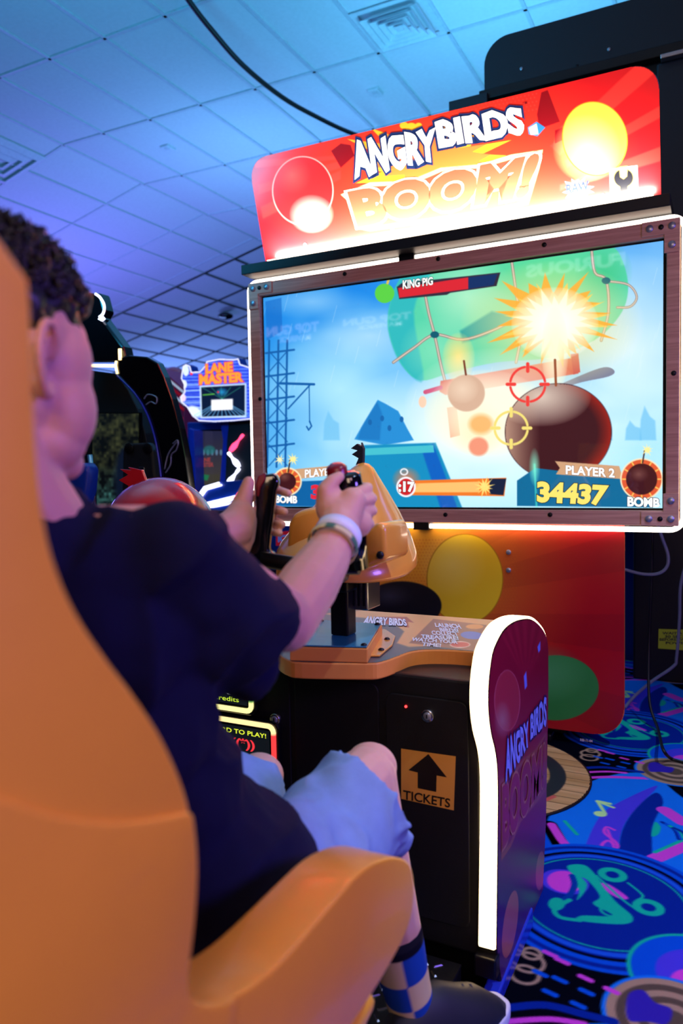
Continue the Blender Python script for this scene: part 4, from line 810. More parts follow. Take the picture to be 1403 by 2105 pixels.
# left arm and hand
elL = np.array([-.83, .83, .93]); wrL = W(455, 1098, 1.215)
sk.limb([shL, shL*.5+elL*.5, elL], [.050, .044, .040], 'skin'); sk.limb([elL, elL*.5+wrL*.5, wrL], [.041, .039, .031], 'skin')
sk.limb([wrL, W(480, 1088, 1.240), W(494, 1062, 1.255)], [.031, .034, .027], 'skin'); sk.limb([W(486, 1118, 1.25), W(499, 1104, 1.268), W(503, 1070, 1.275)], [.026, .021, .021], 'skin'); sk.limb([W(480, 1080, 1.25), W(495, 1040, 1.265), W(503, 1018, 1.265), W(511, 992, 1.265)], [.026, .018, .0140, .0110], 'skin', 12)
for P, r in (([(503, 1032, 1.295), (522, 1018, 1.352), (566, 1006, 1.362), (592, 1014, 1.345)], .0090), ([(503, 1060, 1.30), (522, 1052, 1.356), (562, 1046, 1.364), (584, 1052, 1.345)], .0096), ([(503, 1080, 1.30), (518, 1076, 1.356), (558, 1070, 1.362), (580, 1078, 1.343)], .0094), ([(503, 1098, 1.295), (515, 1095, 1.350), (552, 1092, 1.358), (574, 1096, 1.340)], .0084)):
    sk.limb([W(*p) for p in P], [r*1.12, r*1.05, r*.95, r*.8], 'skin', 12)
# legs
hipR = np.array([-.550, .735, .560]); knR = W(752, 1602, 1.245); anR = W(848, 2060, 1.31); hipL = np.array([-.73, .74, .56]); knL = np.array([-.735, 1.09, .545]); anL = np.array([-.76, 1.16, .185])
for hp_, kn_, an_, tx in ((hipR, knR, anR, .055), (hipL, knL, anL, -.01)):
    sk.limb([hp_, hp_*.6+kn_*.4, kn_*.8+hp_*.2, kn_], [.070, .058, .052, .053], 'skin'); m_ = kn_*.68+an_*.32+np.array([0, -.015, 0]); sk.limb([kn_, m_, kn_*.3+an_*.7, an_], [.052, .053, .041, .033], 'skin')
    sk.ell(kn_+np.array([0, .022, .016]), (.045, .034, .038), 'skin'); sk.limb([an_, an_-[0, 0, .035], an_+np.array([tx*.8, .11, -.070])], [.032, .030, .020], 'skin'); sk.ell(an_+np.array([0, -.02, -.052]), (.028, .03, .028), 'skin')
body = remesh(sk, 'body', .0027, boy, K['skin'], 5)
for s_ in (1, -1): MB().ell(hp(s_*.030, .079, .002), .0125, 'eye', n=16).build('eye', boy); MB().tube([hp(s_*(.014+.03*t), .098-.012*t*t-.006*t, .020+.006*math.sin(t*3.1)) for t in np.linspace(0, 1, 6)], .003, 'hair', 6).build('eyebrow', boy)
# hair: short faded sides, thick wavy top
hr = MB(); hr.ell(hp(0, -.014, .050), (.080, .100, .078), 'hair'); hr.ell(hp(0, .026, .074), (.066, .074, .046), 'hair'); hr.ell(hp(0, -.045, .010), (.076, .068, .080), 'hair'); hr.ell(hp(0, .074, .070), (.050, .028, .028), 'hair')
hair = remesh(hr, 'hair', .004, boy, K['hair'], 2, lambda V: vnoise(V, 55, 1)*.006+vnoise(V, 120, 2)*.003)
hm = MB(); r_ = random.Random(7)
for i in range(2200):
    th = r_.uniform(0, 2*math.pi); ph = math.acos(r_.uniform(.12, 1)); d = np.array([math.sin(ph)*math.cos(th), math.sin(ph)*math.sin(th), math.cos(ph)])
    p = hp(0, -.008, .052)+d*np.array([.076, .094, .073]); tg = np.cross(d, [r_.uniform(-1, 1), r_.uniform(-1, 1), r_.uniform(-1, 1)]); tg /= np.linalg.norm(tg)+1e-6
    L = r_.uniform(.007, .016)*(1.25 if d[2] > .6 else 1); R0 = r_.uniform(.004, .008); b_ = np.cross(d, tg)
    pts = [p+d*L*t+tg*R0*math.sin(t*4.2)+b_*R0*(1-math.cos(t*4.2))*.8 for t in (0, .2, .4, .6, .8, 1)]
    hm.tube(pts, [.0022, .0024, .0022, .0019, .0013, .0004], 'hair', 4, caps=False)
hm.build('hair_locks', hair)
# navy t-shirt
st = MB()
st.limb([hp(.012, .034, -.178), hp(.0, .035, -.20)], [.068, .080], 'shirt'); st.limb([shR, hp(.0, .045, -.222), shL], [.058, .072, .062], 'shirt')
st.ell([-.645, .595, .94], (.165, .125, .13), 'shirt'); st.ell([-.640, .63, .83], (.150, .125, .14), 'shirt'); st.ell([-.632, .675, .72], (.145, .128, .13), 'shirt'); st.ell([-.622, .715, .63], (.170, .142, .115), 'shirt'); st.ell([-.610, .725, .56], (.182, .150, .085), 'shirt'); st.ell([-.56, .75, .60], (.13, .13, .10), 'shirt')
e1 = W(506, 1302, .915); m1 = W(430, 1232, .85); st.ell(shR, .060, 'shirt')
Q = smoothpath([shR, m1, e1], 8); st.tube(Q, np.interp(np.linspace(0, 1, len(Q)), [0, .5, 1], [.060, .074, .074]), 'shirt', 28); st.limb([W(400, 1290, .83), W(500, 1370, .92)], [.055, .040], 'shirt')
elS = shL*.35+elL*.65; st.limb([shL, shL*.6+elL*.4, elS], [.064, .070, .066], 'shirt', 20)
def folds(V):
    u = V[:, 2]*26+V[:, 1]*14+vnoise(V, 7, 3)*3.2; return np.sin(u)*.009*(.5+.5*vnoise(V, 6, 9))**1.5+(1-np.abs(vnoise(V, 11, 4)))**4*.010-.004+vnoise(V, 24, 5)*.002+vnoise(V, 38, 8)*.0012
shirt = remesh(st, 'tshirt', .006, boy, K['shirt'], 8, folds)
# pale blue shorts
so = MB()
k1 = W(742, 1622, 1.20)
so.ell(hipR, .092, 'shorts'); Q = smoothpath([hipR+[0, .0, .004], W(635, 1770, 1.09), W(700, 1692, 1.16), W(750, 1632, 1.20)], 6); so.tube(Q, np.interp(np.linspace(0, 1, len(Q)), [0, .5, .85, 1], [.096, .092, .088, .092]), 'shorts', 28); so.limb([hipR, W(640, 1755, 1.09), W(715, 1675, 1.17)], [.085, .080, .066], 'shorts', 20); so.limb([W(640, 1790, 1.08), W(752, 1716, 1.17), W(806, 1728, 1.20)], [.075, .045, .028], 'shorts', 20)
so.limb([hipL, hipL*.5+knL*.5, knL*.85+hipL*.15], [.094, .09, .078], 'shorts', 20); so.ell(pelv+[0, .02, 0], (.155, .12, .09), 'shorts')
def sf(V): return np.sin(V[:, 0]*50+V[:, 1]*26-V[:, 2]*20+vnoise(V, 9, 2)*4)*.003+(1-np.abs(vnoise(V, 16, 5)))**5*.008-.002
shorts = remesh(so, 'shorts', .006, boy, K['shorts'], 6, sf)
# checked socks
for kn_, an_, nm in ((knR, anR, 'blue and tan checked sock'), (knL, anL, 'blue and tan checked sock')):
    P = [kn_*(1-t)+an_*t+np.array([0, -.015*math.sin(min(t, 1)*2.6), 0]) for t in np.linspace(.66, 1.12, 60)]
    rs = np.interp(np.linspace(.66, 1.12, 60), [.66, .75, .9, 1.12], [.0485, .0465, .0420, .0390]); n = 48; col = []
    for i in range(60):
        t = i/59; band = int((t-.07)/.27)
        for j in range(n):
            ck = (band+int(((j/n)*4)+.35)) % 2; c = (16, 14, 26) if t < .07 else ((26, 70, 150) if ck else (214, 186, 132)); col.append(c)
    MB().tube(P, rs, 'cotton', n, col=np.array(col, float)).build('sock', boy)
# shoes
for an_, ang in ((anR, -30), (anL, 5)):
    rt = Matrix.Rotation(math.radians(ang), 4, 'Z'); o0 = np.array([an_[0], an_[1]-.035, .0885])
    def sp_(x, y, z): v = rt@Vector((x, y, z)); return o0+np.array(v)
    sm = MB(); rings = []
    for t, wd, ht, y in ((0, .024, .060, -.04), (.08, .040, .095, -.022), (.25, .046, .122, .03), (.42, .048, .116, .075), (.6, .049, .092, .12), (.78, .049, .072, .165), (.92, .038, .044, .20), (1, .018, .026, .222)):
        rings.append(np.array([sp_(wd*math.cos(q), y, .022+max(0, math.sin(q))*(ht-.022)+min(0, math.sin(q))*.010) for q in np.linspace(0, 2*math.pi, 24, endpoint=False)]))
    sm.loft(rings, 'shoe'); sh = sm.build('shoe', boy)
    sl = MB(); out_ = [sp_(x, y, 0) for x, y in smoothpath([(0, -.038), (.032, -.022), (.040, .04), (.049, .14), (.044, .19), (.022, .228), (0, .234), (-.022, .228), (-.044, .19), (-.047, .13), (-.038, .04), (-.032, -.022)], 4, True)]
    sl.prism(out_, (0, 0, .024), 'sole', .004, 2, smooth=True); sl.build('sole', sh, label='white sole')
    lc = MB()
    for k in range(5): lc.tube([sp_(-.030, .065+k*.02, .088-k*.006), sp_(0, .07+k*.02,     .112-k*.0085), sp_(.030, .065+k*.02, .088-k*.006)], .003, 'lace', 6)
    lc.build('laces', sh)
# wristbands on the right wrist
axw = (hb-elR)/np.linalg.norm(hb-elR)
for off, rr, w_, c1, nm in ((.004, .0352, .022, (232, 232, 240), 'white paper wristband'), (-.016, .0372, .010, (222, 206, 150), 'thin tan wristband')):
    c = wrR+axw*off; n = 48; u = np.cross(axw, [0, 0, 1]); u /= np.linalg.norm(u); v = np.cross(axw, u); rings = []; cols = []
    for s_, k in ((-.5, 0), (-.5, 1), (.5, 1), (.5, 0)):
        rings.append(np.array([c+axw*w_*s_+(u*math.cos(q)+v*math.sin(q))*(rr+.0012*k) for q in np.linspace(0, 2*math.pi, n, endpoint=False)])); cols += [(c1 if not (off > 0 and k and 26 < j < 31) else (96, 110, 190)) if not (off < 0 and j % 9 < 3) else (70, 120, 90) for j in range(n)]
    MB().loft(rings, 'paper', col=np.array(cols, float), caps=False).build('wristband', boy, label=nm)

# ============================================================ BEHIND AND ABOVE
# dark cabinet standing back-to-back behind the tower, on the right
dc = thing('arcade_cabinet', (-.1, 4.3, 0), 'tall dark navy arcade cabinet back behind the red marquee at right', 'arcade machine')
YB = 4.0
P = [(993, 190), (996, 112), (1003, 88), (1022, 70), (1060, 60)]; q = pp([(990, 186), (994, 115)], Y=YB)
x0 = q[1][0]; zt = at(1290, 0, Y=YB)[2]; zb_ = at(995, 190, Y=YB)[2]-.0
o_ = rrect(x0, 1.0, zb_, zt, .13, 10); o_ = [p for p in o_ if p[1] > zb_+.14 or True]; o_ = [p for p in rrect(x0, 1.0, zb_-.3, zt, .13, 10) if p[1] > zb_]+[(x0, zb_), (1.0, zb_)]
MB().prism([(x, YB, z) for x, z in o_], (0, .03, 0), 'navyboard', .004).build('top_board', dc)
for p in ((1071, 142), (1251, 102), (1185, 136)): MB().cyl(at(*p, Y=YB), (0, -1, 0), .008, .006, 'bolt' if p[0] != 1185 else 'darkbolt').build('screw', dc)
MB().box((x0-.02, YB-.03, zb_-.05), (1.02, YB+.25, zb_+.0), 'blackmetal', .004).build('top_shelf', dc)
MB().box((x0+.05, YB+.02, 2.0), (1.0, YB+.5, zb_-.05), 'black', .01).build('upper_case', dc)
MB().box((-.28, YB-.12, 1.95), (1.0, YB+.02, 2.97), 'navyboard', .01).build('rear_panel', dc)
MB().box((-.26, YB-.16, 2.97), (1.0, YB+.02, 2.99), 'steel', .003).build('panel_trim', dc)
MB().box((-1.31, YB-.05, 3.02), (-1.10, YB+.2, 3.07), 'navyboard', .004).build('arm_bracket', dc)
MB().box((-.40, YB+.12, .0), (1.0, YB+.7, 2.0), 'black', .01).build('case', dc)
MB().box((-.42, YB+.06, .96), (1.0, YB+.12, 1.02), 'navyboard', .004).build('case_ledge', dc)
stk = MB(); Yk = YB+.114; stk.prism(pp([(1353, 1293), (1450, 1296), (1450, 1340), (1352, 1333)], Y=Yk), (0, .002, 0), 'print', col=(186, 206, 40))
PK_ = (np.array([0, Yk-.0008, 0]), np.array([0, -1., 0]))
for t_, u0, u1, y in (('WAIT AT LEAST', 1361, 1443, 1298), ('30 SECONDS', 1366, 1438, 1305), ('BEFORE SWITCHING', 1355, 1448, 1311), ('POWER ON', 1368, 1436, 1318)): text(stk, t_, [(u0, y+6), (u1, y+6.5), (u1, y+1.5), (u0, y+1)], PK_, 'print', (20, 24, 30), .03)
stk.build('warning_sticker', dc, label='yellow-green warning sticker')
def cable(pts, r, m, label, name='cable'):
    o = MB().tube(smoothpath(pts, 8), r, m, 10).build(name); o['label'] = label; o['category'] = 'cable'; return o
cable([at(x, y, Y=3.42) for x, y in ((1352, 1080), (1360, 1105), (1372, 1140), (1370, 1165), (1352, 1179), (1320, 1180), (1284, 1171), (1250, 1160))], .007, 'cableg', 'grey cable looping out from behind the art panel, below the screen frame corner')
fc = at(1283, 1455, Z=.008)
cable([at(1425, 1100, Y=3.6), at(1412, 1150, Y=3.62), at(1398, 1205, Y=3.64), at(1396, 1270, Y=3.66), at(1390, 1350, Y=3.68), at(1383, 1370, Y=3.68), at(1340, 1400, Y=3.66), at(1305, 1430, Y=3.62), fc], .007, 'cableg', 'pale grey cable hanging across the yellow warning sticker down to the carpet')
cable([at(1340, 1085, Y=3.5), at(1338, 1200, Y=3.5), at(1333, 1330, Y=3.5), at(1334, 1440, Y=3.4), at(1352, 1500, Y=3.3), at(1362, 1540, Z=.06), at(1380, 1560, Z=.006), at(1412, 1570, Z=.006)], .006, 'cable', 'black cable running down to the carpet beside the art panel')
ZC = CZ
cable([at(310, -140, Z=ZC-.015), at(350, -60, Z=ZC-.10), at(387, 0, Z=ZC-.16), at(435, 62, Z=ZC-.22), at(500, 135, Z=ZC-.30), at(580, 200, Z=ZC-.32), at(650, 240, Z=ZC-.30), at(718, 272, Z=ZC-.25), at(800, 300, Z=ZC-.1), at(850, 308, Z=ZC-.012)], .020, 'cable', 'thick black cable drooping below the ceiling tiles')
# ceiling fittings
def diffuser(c, s, label):
    t = thing('air_diffuser', (c[0], c[1], ZC-.06), label, 'air vent', 'square ceiling air vents')
    def sq(r0, r1, z0, z1, m): 
        m_ = MB(); 
        for k in range(4):
            A = [(-1, -1), (1, -1), (1, 1), (-1, 1)]; a_, b_ = np.array(A[k]), np.array(A[(k+1) % 4])
            V = [(*(c[:2]+a_*r1*s), z1), (*(c[:2]+b_*r1*s), z1), (*(c[:2]+b_*r0*s), z0), (*(c[:2]+a_*r0*s), z0)]; V += [(x, y, z+.006) for x, y, z in V]
            m_.add(V, [[0, 1, 2, 3], [7, 6, 5, 4], [0, 4, 5, 1], [2, 6, 7, 3]], m)
        return m_
    sq(.84, 1.0, ZC-.014, ZC-.018, 'vent').build('frame', t)
    for r0, r1 in ((.60, .80), (.42, .60), (.26, .42), (.1, .24)): sq(r0, r1, ZC-.012, ZC-.055, 'vent').build('vane', t)
    MB().box((c[0]-.1*s, c[1]-.1*s, ZC-.05), (c[0]+.1*s, c[1]+.1*s, ZC-.044), 'vent', .002).build('centre_plate', t)
diffuser(np.array([-2.235, 5.56]), .29, 'square louvred ceiling air vent above the red marquee')
c_ = at(2, 348, Z=4.30); t = thing('air_diffuser', (c_[0], c_[1], 4.28), 'ceiling air vent at the far left edge, above the boy\'s hair', 'air vent', 'square ceiling air vents')
zz = lambda x: slope_z(x)-.016
for r0, r1 in ((.25, .32), (.15, .22), (.06, .12)):
    m_ = MB(); cc_ = at(2, 348, Z=slope_z(-7.1)); cx_, cy_ = cc_[0], cc_[1]; A = [(-1, -1), (1, -1), (1, 1), (-1, 1)]
    for k in range(4):
        a_, b_ = np.array(A[k]), np.array(A[(k+1) % 4]); V = []
        for q_, rr, dd in ((a_, r1, 0), (b_, r1, 0), (b_, r0, -.02), (a_, r0, -.02)): x = cx_+q_[0]*rr; V.append((x, cy_+q_[1]*rr, zz(x)+dd))
        V += [(x, y, z+.006) for x, y, z in V]; m_.add(V, [[0, 1, 2, 3], [7, 6, 5, 4], [0, 4, 5, 1], [2, 6, 7, 3]], 'vent')
    m_.build('frame' if r1 > .3 else 'vane', t)
for (px, py), lb in (((771, 190), 'small white ceiling sensor box right of the black cable'), ((345, 305), 'small white ceiling sensor box left of the red marquee')):
    c = at(px, py, Z=ZC-.012); t = thing('ceiling_sensor', tuple(c), lb, 'ceiling sensor', 'ceiling sensor boxes')
    MB().box(c-[.05, .07, .01], c+np.array([.05, .07, .012]), 'vent', .004).build('housing', t); MB().box(c-[.02, .045, .016], c+np.array([.028, .0, -.008]), 'tbar', .002).build('window_face', t)
r_ = ray(463, 640)
# where the ray meets the sloping field
k_ = (CZ-.245*XS-EYE)/(r_[2]-.245*r_[0]); cc = CAM+r_*k_
o = MB().ell(cc-[0, 0, .085], (.14, .14, .06), 'gloss', n=20).build('dome_camera'); o['label'] = 'small black dome on the far black-lined ceiling tiles'; o['category'] = 'ceiling dome'

# black ride cabinet with a curved side, behind the boy's face
rd = thing('ride_cabinet', (-2.6, 3.0, 0), 'black glossy sit-in arcade cabinet with curved side arch behind the boy\'s head', 'arcade machine')
Y1 = 2.75
arch = [(238, 742), (242, 735), (265, 730), (300, 733), (322, 745), (336, 775), (352, 820), (368, 880), (380, 940), (388, 1000), (392, 1060), (392, 1250), (335, 1250), (334, 1060), (331, 985), (326, 940), (316, 890), (300, 845), (275, 805), (252, 780), (240, 768)]
m_ = MB(); m_.prism(pp(arch, Y=Y1), (0, .05, 0), 'gloss', .006, 2)
def stroke3(mb, pts, Y, r, m): mb.tube(smoothpath(pp(pts, Y=Y), 5), r, m, 6)
m_.build('side_arch', rd, label='curved glossy black side')
for P in ([(296, 820), (302, 812), (312, 812), (322, 818), (320, 830), (310, 826), (300, 832)], [(338, 965), (345, 935), (358, 915), (366, 908), (362, 925), (352, 935), (350, 955), (340, 972)], [(355, 912), (364, 905), (366, 910)]):
    stroke3(mbx := MB(), P, Y1-.003, .0035, 'bolt'); mbx.build('foil_mark', rd)
m_ = MB(); stroke3(m_, [(240, 772), (275, 807), (300, 847), (316, 892), (326, 942), (331, 985)], Y1-.006, .005, 'blueedge'); m_.build('arch_edge', rd, label='blue shining edge of the arch')
m_ = MB(); m_.prism(pp([(120, 600), (205, 602), (215, 640), (208, 652), (252, 712), (257, 735), (238, 742), (120, 742)], Y=Y1+.02), (0, .07, 0), 'gloss', .01, 2); m_.build('canopy', rd)
m_ = MB(); stroke3(m_, [(196, 604), (206, 612), (214, 628), (212, 644), (204, 652)], Y1+.012, .006, 'neonw'); m_.prism(pp([(201, 656), (208, 648), (214, 655), (208, 660)], Y=Y1), (0, .01, 0), 'neonw'); m_.build('canopy_light', rd, label='cold white edge light')
m_ = MB(); m_.tube(pp([(120, 751), (238, 752)], Y=Y1+.03), .007, 'neony', 8); stroke3(m_, [(239, 742), (238, 752), (241, 768)], Y1-.004, .006, 'neony'); m_.box(at(247, 735, Y=Y1)-[.008, .004, .012], at(247, 722, Y=Y1)+np.array([.006, .004, .012]), 'neony'); m_.build('lamp_strip', rd, label='yellow light strip under the canopy')
m_ = MB(); m_.prism(pp([(120, 752), (238, 768), (262, 800), (282, 840), (298, 890), (306, 935), (311, 1000), (311, 1250), (120, 1250)], Y=Y1+.30), (0, .12, 0), 'black', .004); m_.build('cabin_back', rd)
# dim game display inside
a = art_grid(at(190, 850, Y=Y1+.27), at(285, 850, Y=Y1+.27), at(190, 1045, Y=Y1+.27), 130, 200)
def gd(U, V):
    n = vnoise(np.stack([U.ravel()/14, V.ravel()/18, U.ravel()*0], -1), 1, 3).reshape(U.shape)*.5+vnoise(np.stack([U.ravel()/5, V.ravel()/6, U.ravel()*0], -1), 1, 6).reshape(U.shape)*.5
    b = np.clip(.35-n*.7, 0, .8)[..., None]; k = np.clip((V-955)/60, 0, 1)[..., None]; c = np.array([66, 66, 34.])*(1-k)+np.array([70, 130, 120.])*k
    return np.array([5, 9, 12.])+c*b
a.fill(gd); a.ell(265, 985, 30, 70, (10, 20, 40), soft=8)
m_ = MB(); m_.prism(pp([(188, 848), (287, 848), (287, 1047), (188, 1047)], Y=Y1+.275), (0, .02, 0), 'gloss'); add_art(m_, a, 'dim'); m_.build('display', rd, label='dim game picture')
m_ = MB(); m_.prism(pp([(252, 925), (256, 912), (300, 910), (312, 925), (318, 985), (316, 1030), (250, 1030)], Y=Y1+.18), (0, .06, 0), 'navyboard', .01, 2); spk = m_.build('speaker_panel', rd, label='dark blue panel with two round speakers')
for p in ((266, 922), (304, 922)): MB().cyl(at(*p, Y=Y1+.178), (0, -1, 0), .028, .008, 'darkbolt', 20).build('speaker', spk)
MB().box(at(285, 970, Y=Y1+.17), at(298, 960, Y=Y1+.178), 'steel', .001).build('card_slot', spk)
m_ = MB(); m_.prism(pp([(120, 1100), (120, 980), (150, 955), (172, 950), (180, 965), (176, 1010), (160, 1060), (155, 1100)], Y=Y1-.25), (0, .08, 0), 'bluepl', .03, 3, smooth=True); 
m_.box(at(172, 1090, Y=Y1-.1)*[1, 1, 0], at(172, 1090, Y=Y1-.1)+np.array([.03, .2, 0]), 'bluepl'); m_.build('ride_seat', rd, label='blue moulded seat')
m_ = MB(); m_.tube(pp([(185, 935), (192, 1000), (195, 1090)], Y=Y1+.05), .014, 'steel', 8); m_.build('grab_rail', rd)

# bowling-themed lit cabinet
YL = 5.2
ln = thing('bowling_arcade_cabinet', (-3.9, YL+.3, 0), 'neon-lit blue bowling arcade machine seen between ride cabinet and big screen', 'arcade machine')
mq = [(375, 752), (382, 748), (391, 752), (394, 764), (410, 763), (420, 752), (424, 742), (450, 737), (480, 738), (490, 736), (494, 748), (512, 754), (560, 756), (560, 868), (520, 862), (480, 866), (440, 868), (408, 866), (395, 856), (384, 838), (372, 828), (369, 816), (378, 806), (377, 790), (371, 778)]
m_ = MB(); m_.prism(pp(mq, Y=YL), (0, .10, 0), 'bluepl')
a = art_grid(at(366, 732, Y=YL-.003), at(562, 732, Y=YL-.003), at(366, 872, Y=YL-.003), 300, 190)
a.fill(lambda U, V: np.array([44, 70, 215.])+((np.sin(V*.9+U*.02) > .6)[..., None]*np.array([50, 60, 30.])))
for i in range(10): a.stroke([(376, 786+i*6), (412, 784+i*6+(i % 3))], 2.2, (170, 210, 255) if i % 2 else (40, 60, 190), alpha=.8)
a.ell(400, 846, 16, 10, (220, 235, 255), rot=30, soft=3); a.ell(382, 762, 6, 11, (210, 225, 255)); a.ell(378, 790, 6, 9, (210, 225, 255)); a.ell(376, 818, 6, 8, (225, 200, 240)); a.ell(393, 768, 3, 3, (255, 40, 60))
a.poly([(410, 793), (506, 788), (506, 858), (412, 860)], (200, 225, 250), soft=1.2); a.poly([(413, 796), (503, 791), (503, 854), (415, 857)], (8, 20, 50), soft=1)
for i in range(13):
    t = -1+i/6; a.stroke([(456, 822), (456+t*60, 856 if abs(t) < 1.2 else 830)], 1.2, (120, 200, 255), alpha=.8, soft=.6)
for i in range(5): a.stroke([(456, 820), (414+i*20, 796)], 1, (60, 190, 150), alpha=.6, soft=.6)
a.poly([(434, 822), (478, 820), (478, 842), (434, 844)], (250, 250, 255), soft=1.5); a.glow(456, 806, 14, 10, (40, 160, 220), .8, .8); a.stroke([(417, 812), (440, 810)], 1.5, (110, 220, 60)); a.ell(448, 806, 2, 2, (220, 40, 60))
it = Art(a.U, a.V); pm = np.array(mq, float); it.poly(mq, (1, 1, 1), soft=.01); it.I[:] = 0; it.poly(mq, (1, 1, 1), soft=.01); keep = it.I[..., 0] > .5
d_ = it._d(a.U, a.V, pm); e = np.clip(1.8-np.abs(d_-1.6), 0, 1)[..., None]; a.I = a.I*(1-e)+np.array([235, 235, 255.])*e
add_art(m_, a, 'litsign', keep)
PLn = (np.array([0, YL-.005, 0]), np.array([0, -1., 0]))
text(m_, 'LANE', [(424, 767), (478, 763), (477, 745), (424, 750)], PLn, 'litsign', (255, 150, 50), .05, [(.06, (200, 30, 90))], lift=.004); text(m_, 'MASTER', [(411, 790), (498, 784), (497, 766), (411, 771)], PLn, 'litsign', (255, 150, 50), .05, [(.06, (200, 30, 90))], lift=.004)
m_.build('marquee', ln, label='lit shaped marquee with orange lettering and a small screen')
m_ = MB(); m_.prism(pp([(384, 868), (560, 868), (560, 1300), (388, 1300)], Y=YL+.25), (0, .5, 0), 'bluepl', .01); m_.build('cabinet_case', ln)
a = art_grid(at(398, 886, Y=YL+.24), at(470, 886, Y=YL+.24), at(398, 1010, Y=YL+.24), 90, 150); a.fill(lambda U, V: np.array([34, 34, 64.])+(V[..., None]-886)*np.array([.28, .22, -.1]))
for i in range(5): a.ell(418+i*9, 930, 2.5, 6, (90, 120, 150)); 
a.ell(430, 925, 12, 9, (30, 110, 110), alpha=.7, soft=2); a.poly([(412, 975), (450, 975), (462, 1010), (400, 1010)], (60, 56, 46), soft=2); a.poly([(418, 975), (430, 977), (426, 988), (416, 986)], (30, 110, 70), soft=1)
add_art(m2 := MB(), a, 'dim'); PM = (np.array([0, YL+.238, 0]), np.array([0, -1., 0])); text(m2, 'LANE', [(408, 950), (432, 949), (432, 941), (408, 942)], PM, 'dim', (150, 60, 60), .03); text(m2, 'MASTER', [(406, 960), (438, 959), (438, 951), (406, 952)], PM, 'dim', (150, 60, 60), .03)
m2.prism(pp([(395, 883), (473, 883), (473, 1013), (395, 1013)], Y=YL+.243), (0, .01, 0), 'gloss'); m2.build('lane_window', ln, label='dim window over the lane')
for P in ([(388, 880), (398, 884), (402, 1010), (392, 1040)], [(452, 868), (480, 866), (470, 905), (464, 1010), (450, 1010), (458, 905)]): MB().prism(pp(P, Y=YL+.10), (0, .13, 0), 'blueedge', .004).build('side_cheek', ln)
def pin(p0, p1, wd, m, Y):
    p0, p1 = np.array(p0, float), np.array(p1, float); t = (p1-p0); L = np.linalg.norm(t); t /= L; n = np.array([-t[1], t[0]]); pr_ = [(0, .42), (.08, .55), (.2, .45), (.33, .30), (.45, .5), (.65, 1), (.85, .9), (1, .45)]
    P = [p0+t*L*a+n*wd*b for a, b in pr_]+[p0+t*L*a-n*wd*b for a, b in pr_[::-1]]; return MB().prism(pp(P, Y=Y), (0, .01, 0), m)
for p0, p1, m in (((499, 893), (472, 928), 'neonp'), ((468, 930), (491, 960), 'neonw'), ((491, 963), (465, 998), 'neonw')): pin(p0, p1, 5.5, m, YL+.07).build('pin_light', ln, label='bowling-pin shaped light')
m_ = MB(); m_.prism(pp([(385, 1050), (396, 1034), (402, 1028), (418, 1000), (455, 990), (520, 985), (520, 1045), (400, 1060)], Y=YL+.02), (0, .12, 0), 'bluepl', .004); m_.prism(pp([(470, 866), (520, 862), (520, 985), (462, 990), (466, 905)], Y=YL+.09), (0, .10, 0), 'navyboard', .004); m_.build('control_shelf', ln)
for P, r in (([(396, 1026), (406, 1022), (420, 1002), (450, 993)], .010), ([(396, 1031), (409, 1027), (424, 1006), (455, 997)], .008), ([(425, 1035), (520, 1012)], .011), ([(422, 1041), (520, 1019)], .008), ([(420, 1046), (520, 1026)], .006)):
    MB().tube(pp(P, Y=YL+.005), r, 'neonw', 6).build('light_line', ln)
MB().tube(pp([(483, 1035), (484, 1022), (489, 1014), (506, 1006)], Y=YL), .007, 'neonp', 6).build('light_line', ln)
m_ = MB(); m_.prism(pp([(405, 1052), (620, 1040), (620, 1210), (405, 1210)], Y=YL-.02), (0, .35, 0), 'purple', .006)
PLo = (np.array([0, YL-.024, 0]), np.array([0, -1., 0])); text(m_, 'LANE', [(432, 1084), (500, 1080), (500, 1060), (432, 1064)], PLo, 'litsign', (190, 40, 40), .03, [(.04, (40, 20, 30))]); m_.build('front_panel', ln)
ice = MB(); ice.prism(pp([(556, 1082), (610, 1080), (610, 1170), (556, 1172)], Y=YL-.10), (0, .05, 0), 'bluepl', .004); flat(ice, [(567, 1094), (600, 1091), (600, 1119), (567, 1122)], YL-.103, (200, 28, 44), 'backlit'); PI = (np.array([0, YL-.105, 0]), np.array([0, -1., 0])); text(ice, 'ICE', [(572, 1114), (596, 1112), (595, 1099), (572, 1102)], PI, 'backlit', (60, 130, 225), .05); ice.build('maker_plate', ln, label='blue door with red square maker plate')
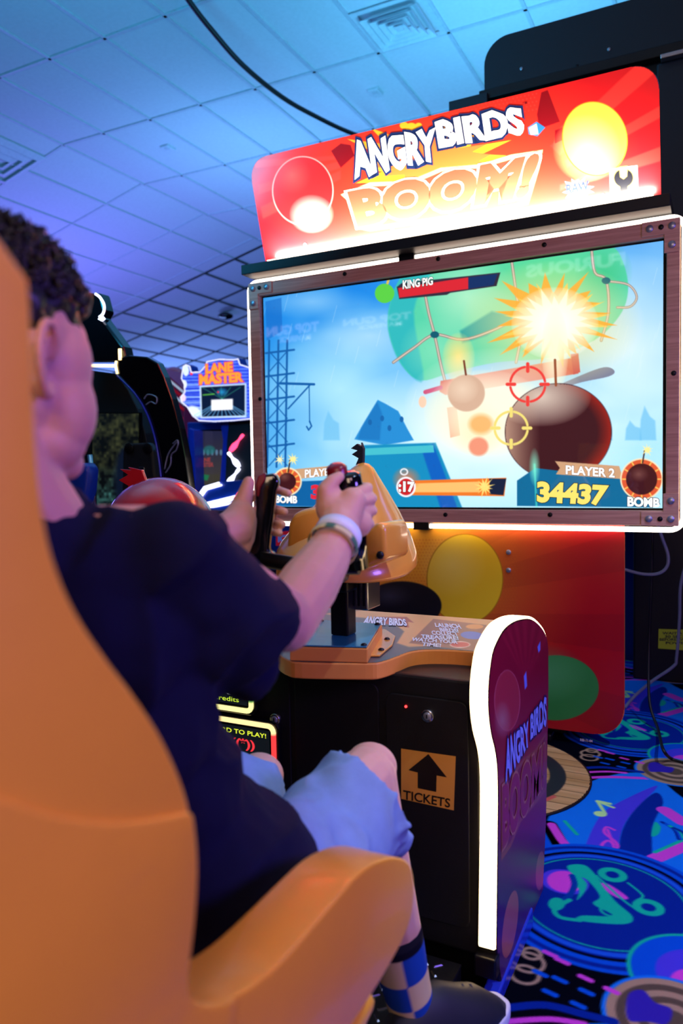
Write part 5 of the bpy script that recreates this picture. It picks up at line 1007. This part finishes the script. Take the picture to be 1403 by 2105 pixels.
# candy-striped machine behind
sc = thing('striped_arcade_cabinet', (-4.9, 6.3, 0), 'red and white striped arcade machine far behind the black ride cabinet', 'arcade machine')
m_ = MB(); YS = 6.1; m_.prism(pp([(330, 758), (378, 800), (384, 1262), (330, 1262)], Y=YS), (0, .6, 0), 'print', .004, col=(190, 40, 80))
for i in range(4): P = [(330, 764+i*12), (378, 804+i*12), (378, 810+i*12), (330, 770+i*12)]; flat(m_, P, YS-.004-.001*i, (245, 235, 240) if i % 2 == 0 else (200, 24, 40), 'backlit')
for y in (850, 905, 960): flat(m_, [(352, y), (376, y+8), (376, y+30), (352, y+20)], YS-.004, (220, 40, 90), 'backlit')
m_.build('case', sc); MB().tube(pp([(377, 895), (380, 950)], Y=YS-.02), .02, 'neonp', 8).build('side_light', sc)
MB().ell(at(357, 785, Y=YS+.35), (.16, .16, .16), 'redplastic', n=24).build('round_topper', sc, label='round red topper')

# two more machines stand behind the viewer; only the mirror image of their lit signs shows on the big screen
def back_sign(words, qx, qy, x0, x1, zt, label):
    t = thing('lit_sign_cabinet', ((x0+x1)/2, -1.3, 0), label, 'arcade machine', 'machines facing the big screen from behind')
    MB().box((x0, -1.6, 0), (x1, -1.04, zt), 'black', .02).build('cabinet_case', t)
    m_ = MB(); m_.box((x0+.03, -1.036, zt-.5), (x1-.03, -1.02, zt-.04), 'gloss', .003)
    for wd, (a0, a1, b0, b1) in words:
        V, Fs = glyphs(wd, .05); lo, hi = V.min(0), V.max(0); u = (V-lo)/(hi-lo)
        P = np.stack([a1+(a0-a1)*u[:, 0], np.full(len(u), -1.018), b0+(b1-b0)*u[:, 1]], 1); m_.add(P, Fs, 'neonw')
    m_.build('sign', t)
for (l_, r_x, t_y, b_y) in ((548, 655, 660, 708), (705, 845, 640, 682)):
    A0, A1 = at(l_, b_y, Y=7), at(r_x, t_y, Y=7); h_ = A1[2]-A0[2]
    back_sign([('TOP GUN', (A0[0], A1[0], A0[2]+h_*.42, A1[2])), ('MAVERICK', (A0[0]+.15, A1[0]-.1, A0[2], A0[2]+h_*.34))], 0, 0, A0[0]-.12, A1[0]+.12, A1[2]+.12, 'machine whose lit two-line sign is mirrored at the '+('far left of the big screen' if l_ < 600 else 'big screen left of the green balloon'))
A0, A1 = at(1080, 572, Y=7), at(1285, 512, Y=7)
back_sign([('FURIOUS', (A0[0], A1[0], A0[2], A1[2]-.02))], 0, 0, A0[0]-.12, A1[0]+.12, A1[2]+.15, 'machine whose lit sign is mirrored at the top right of the big screen')
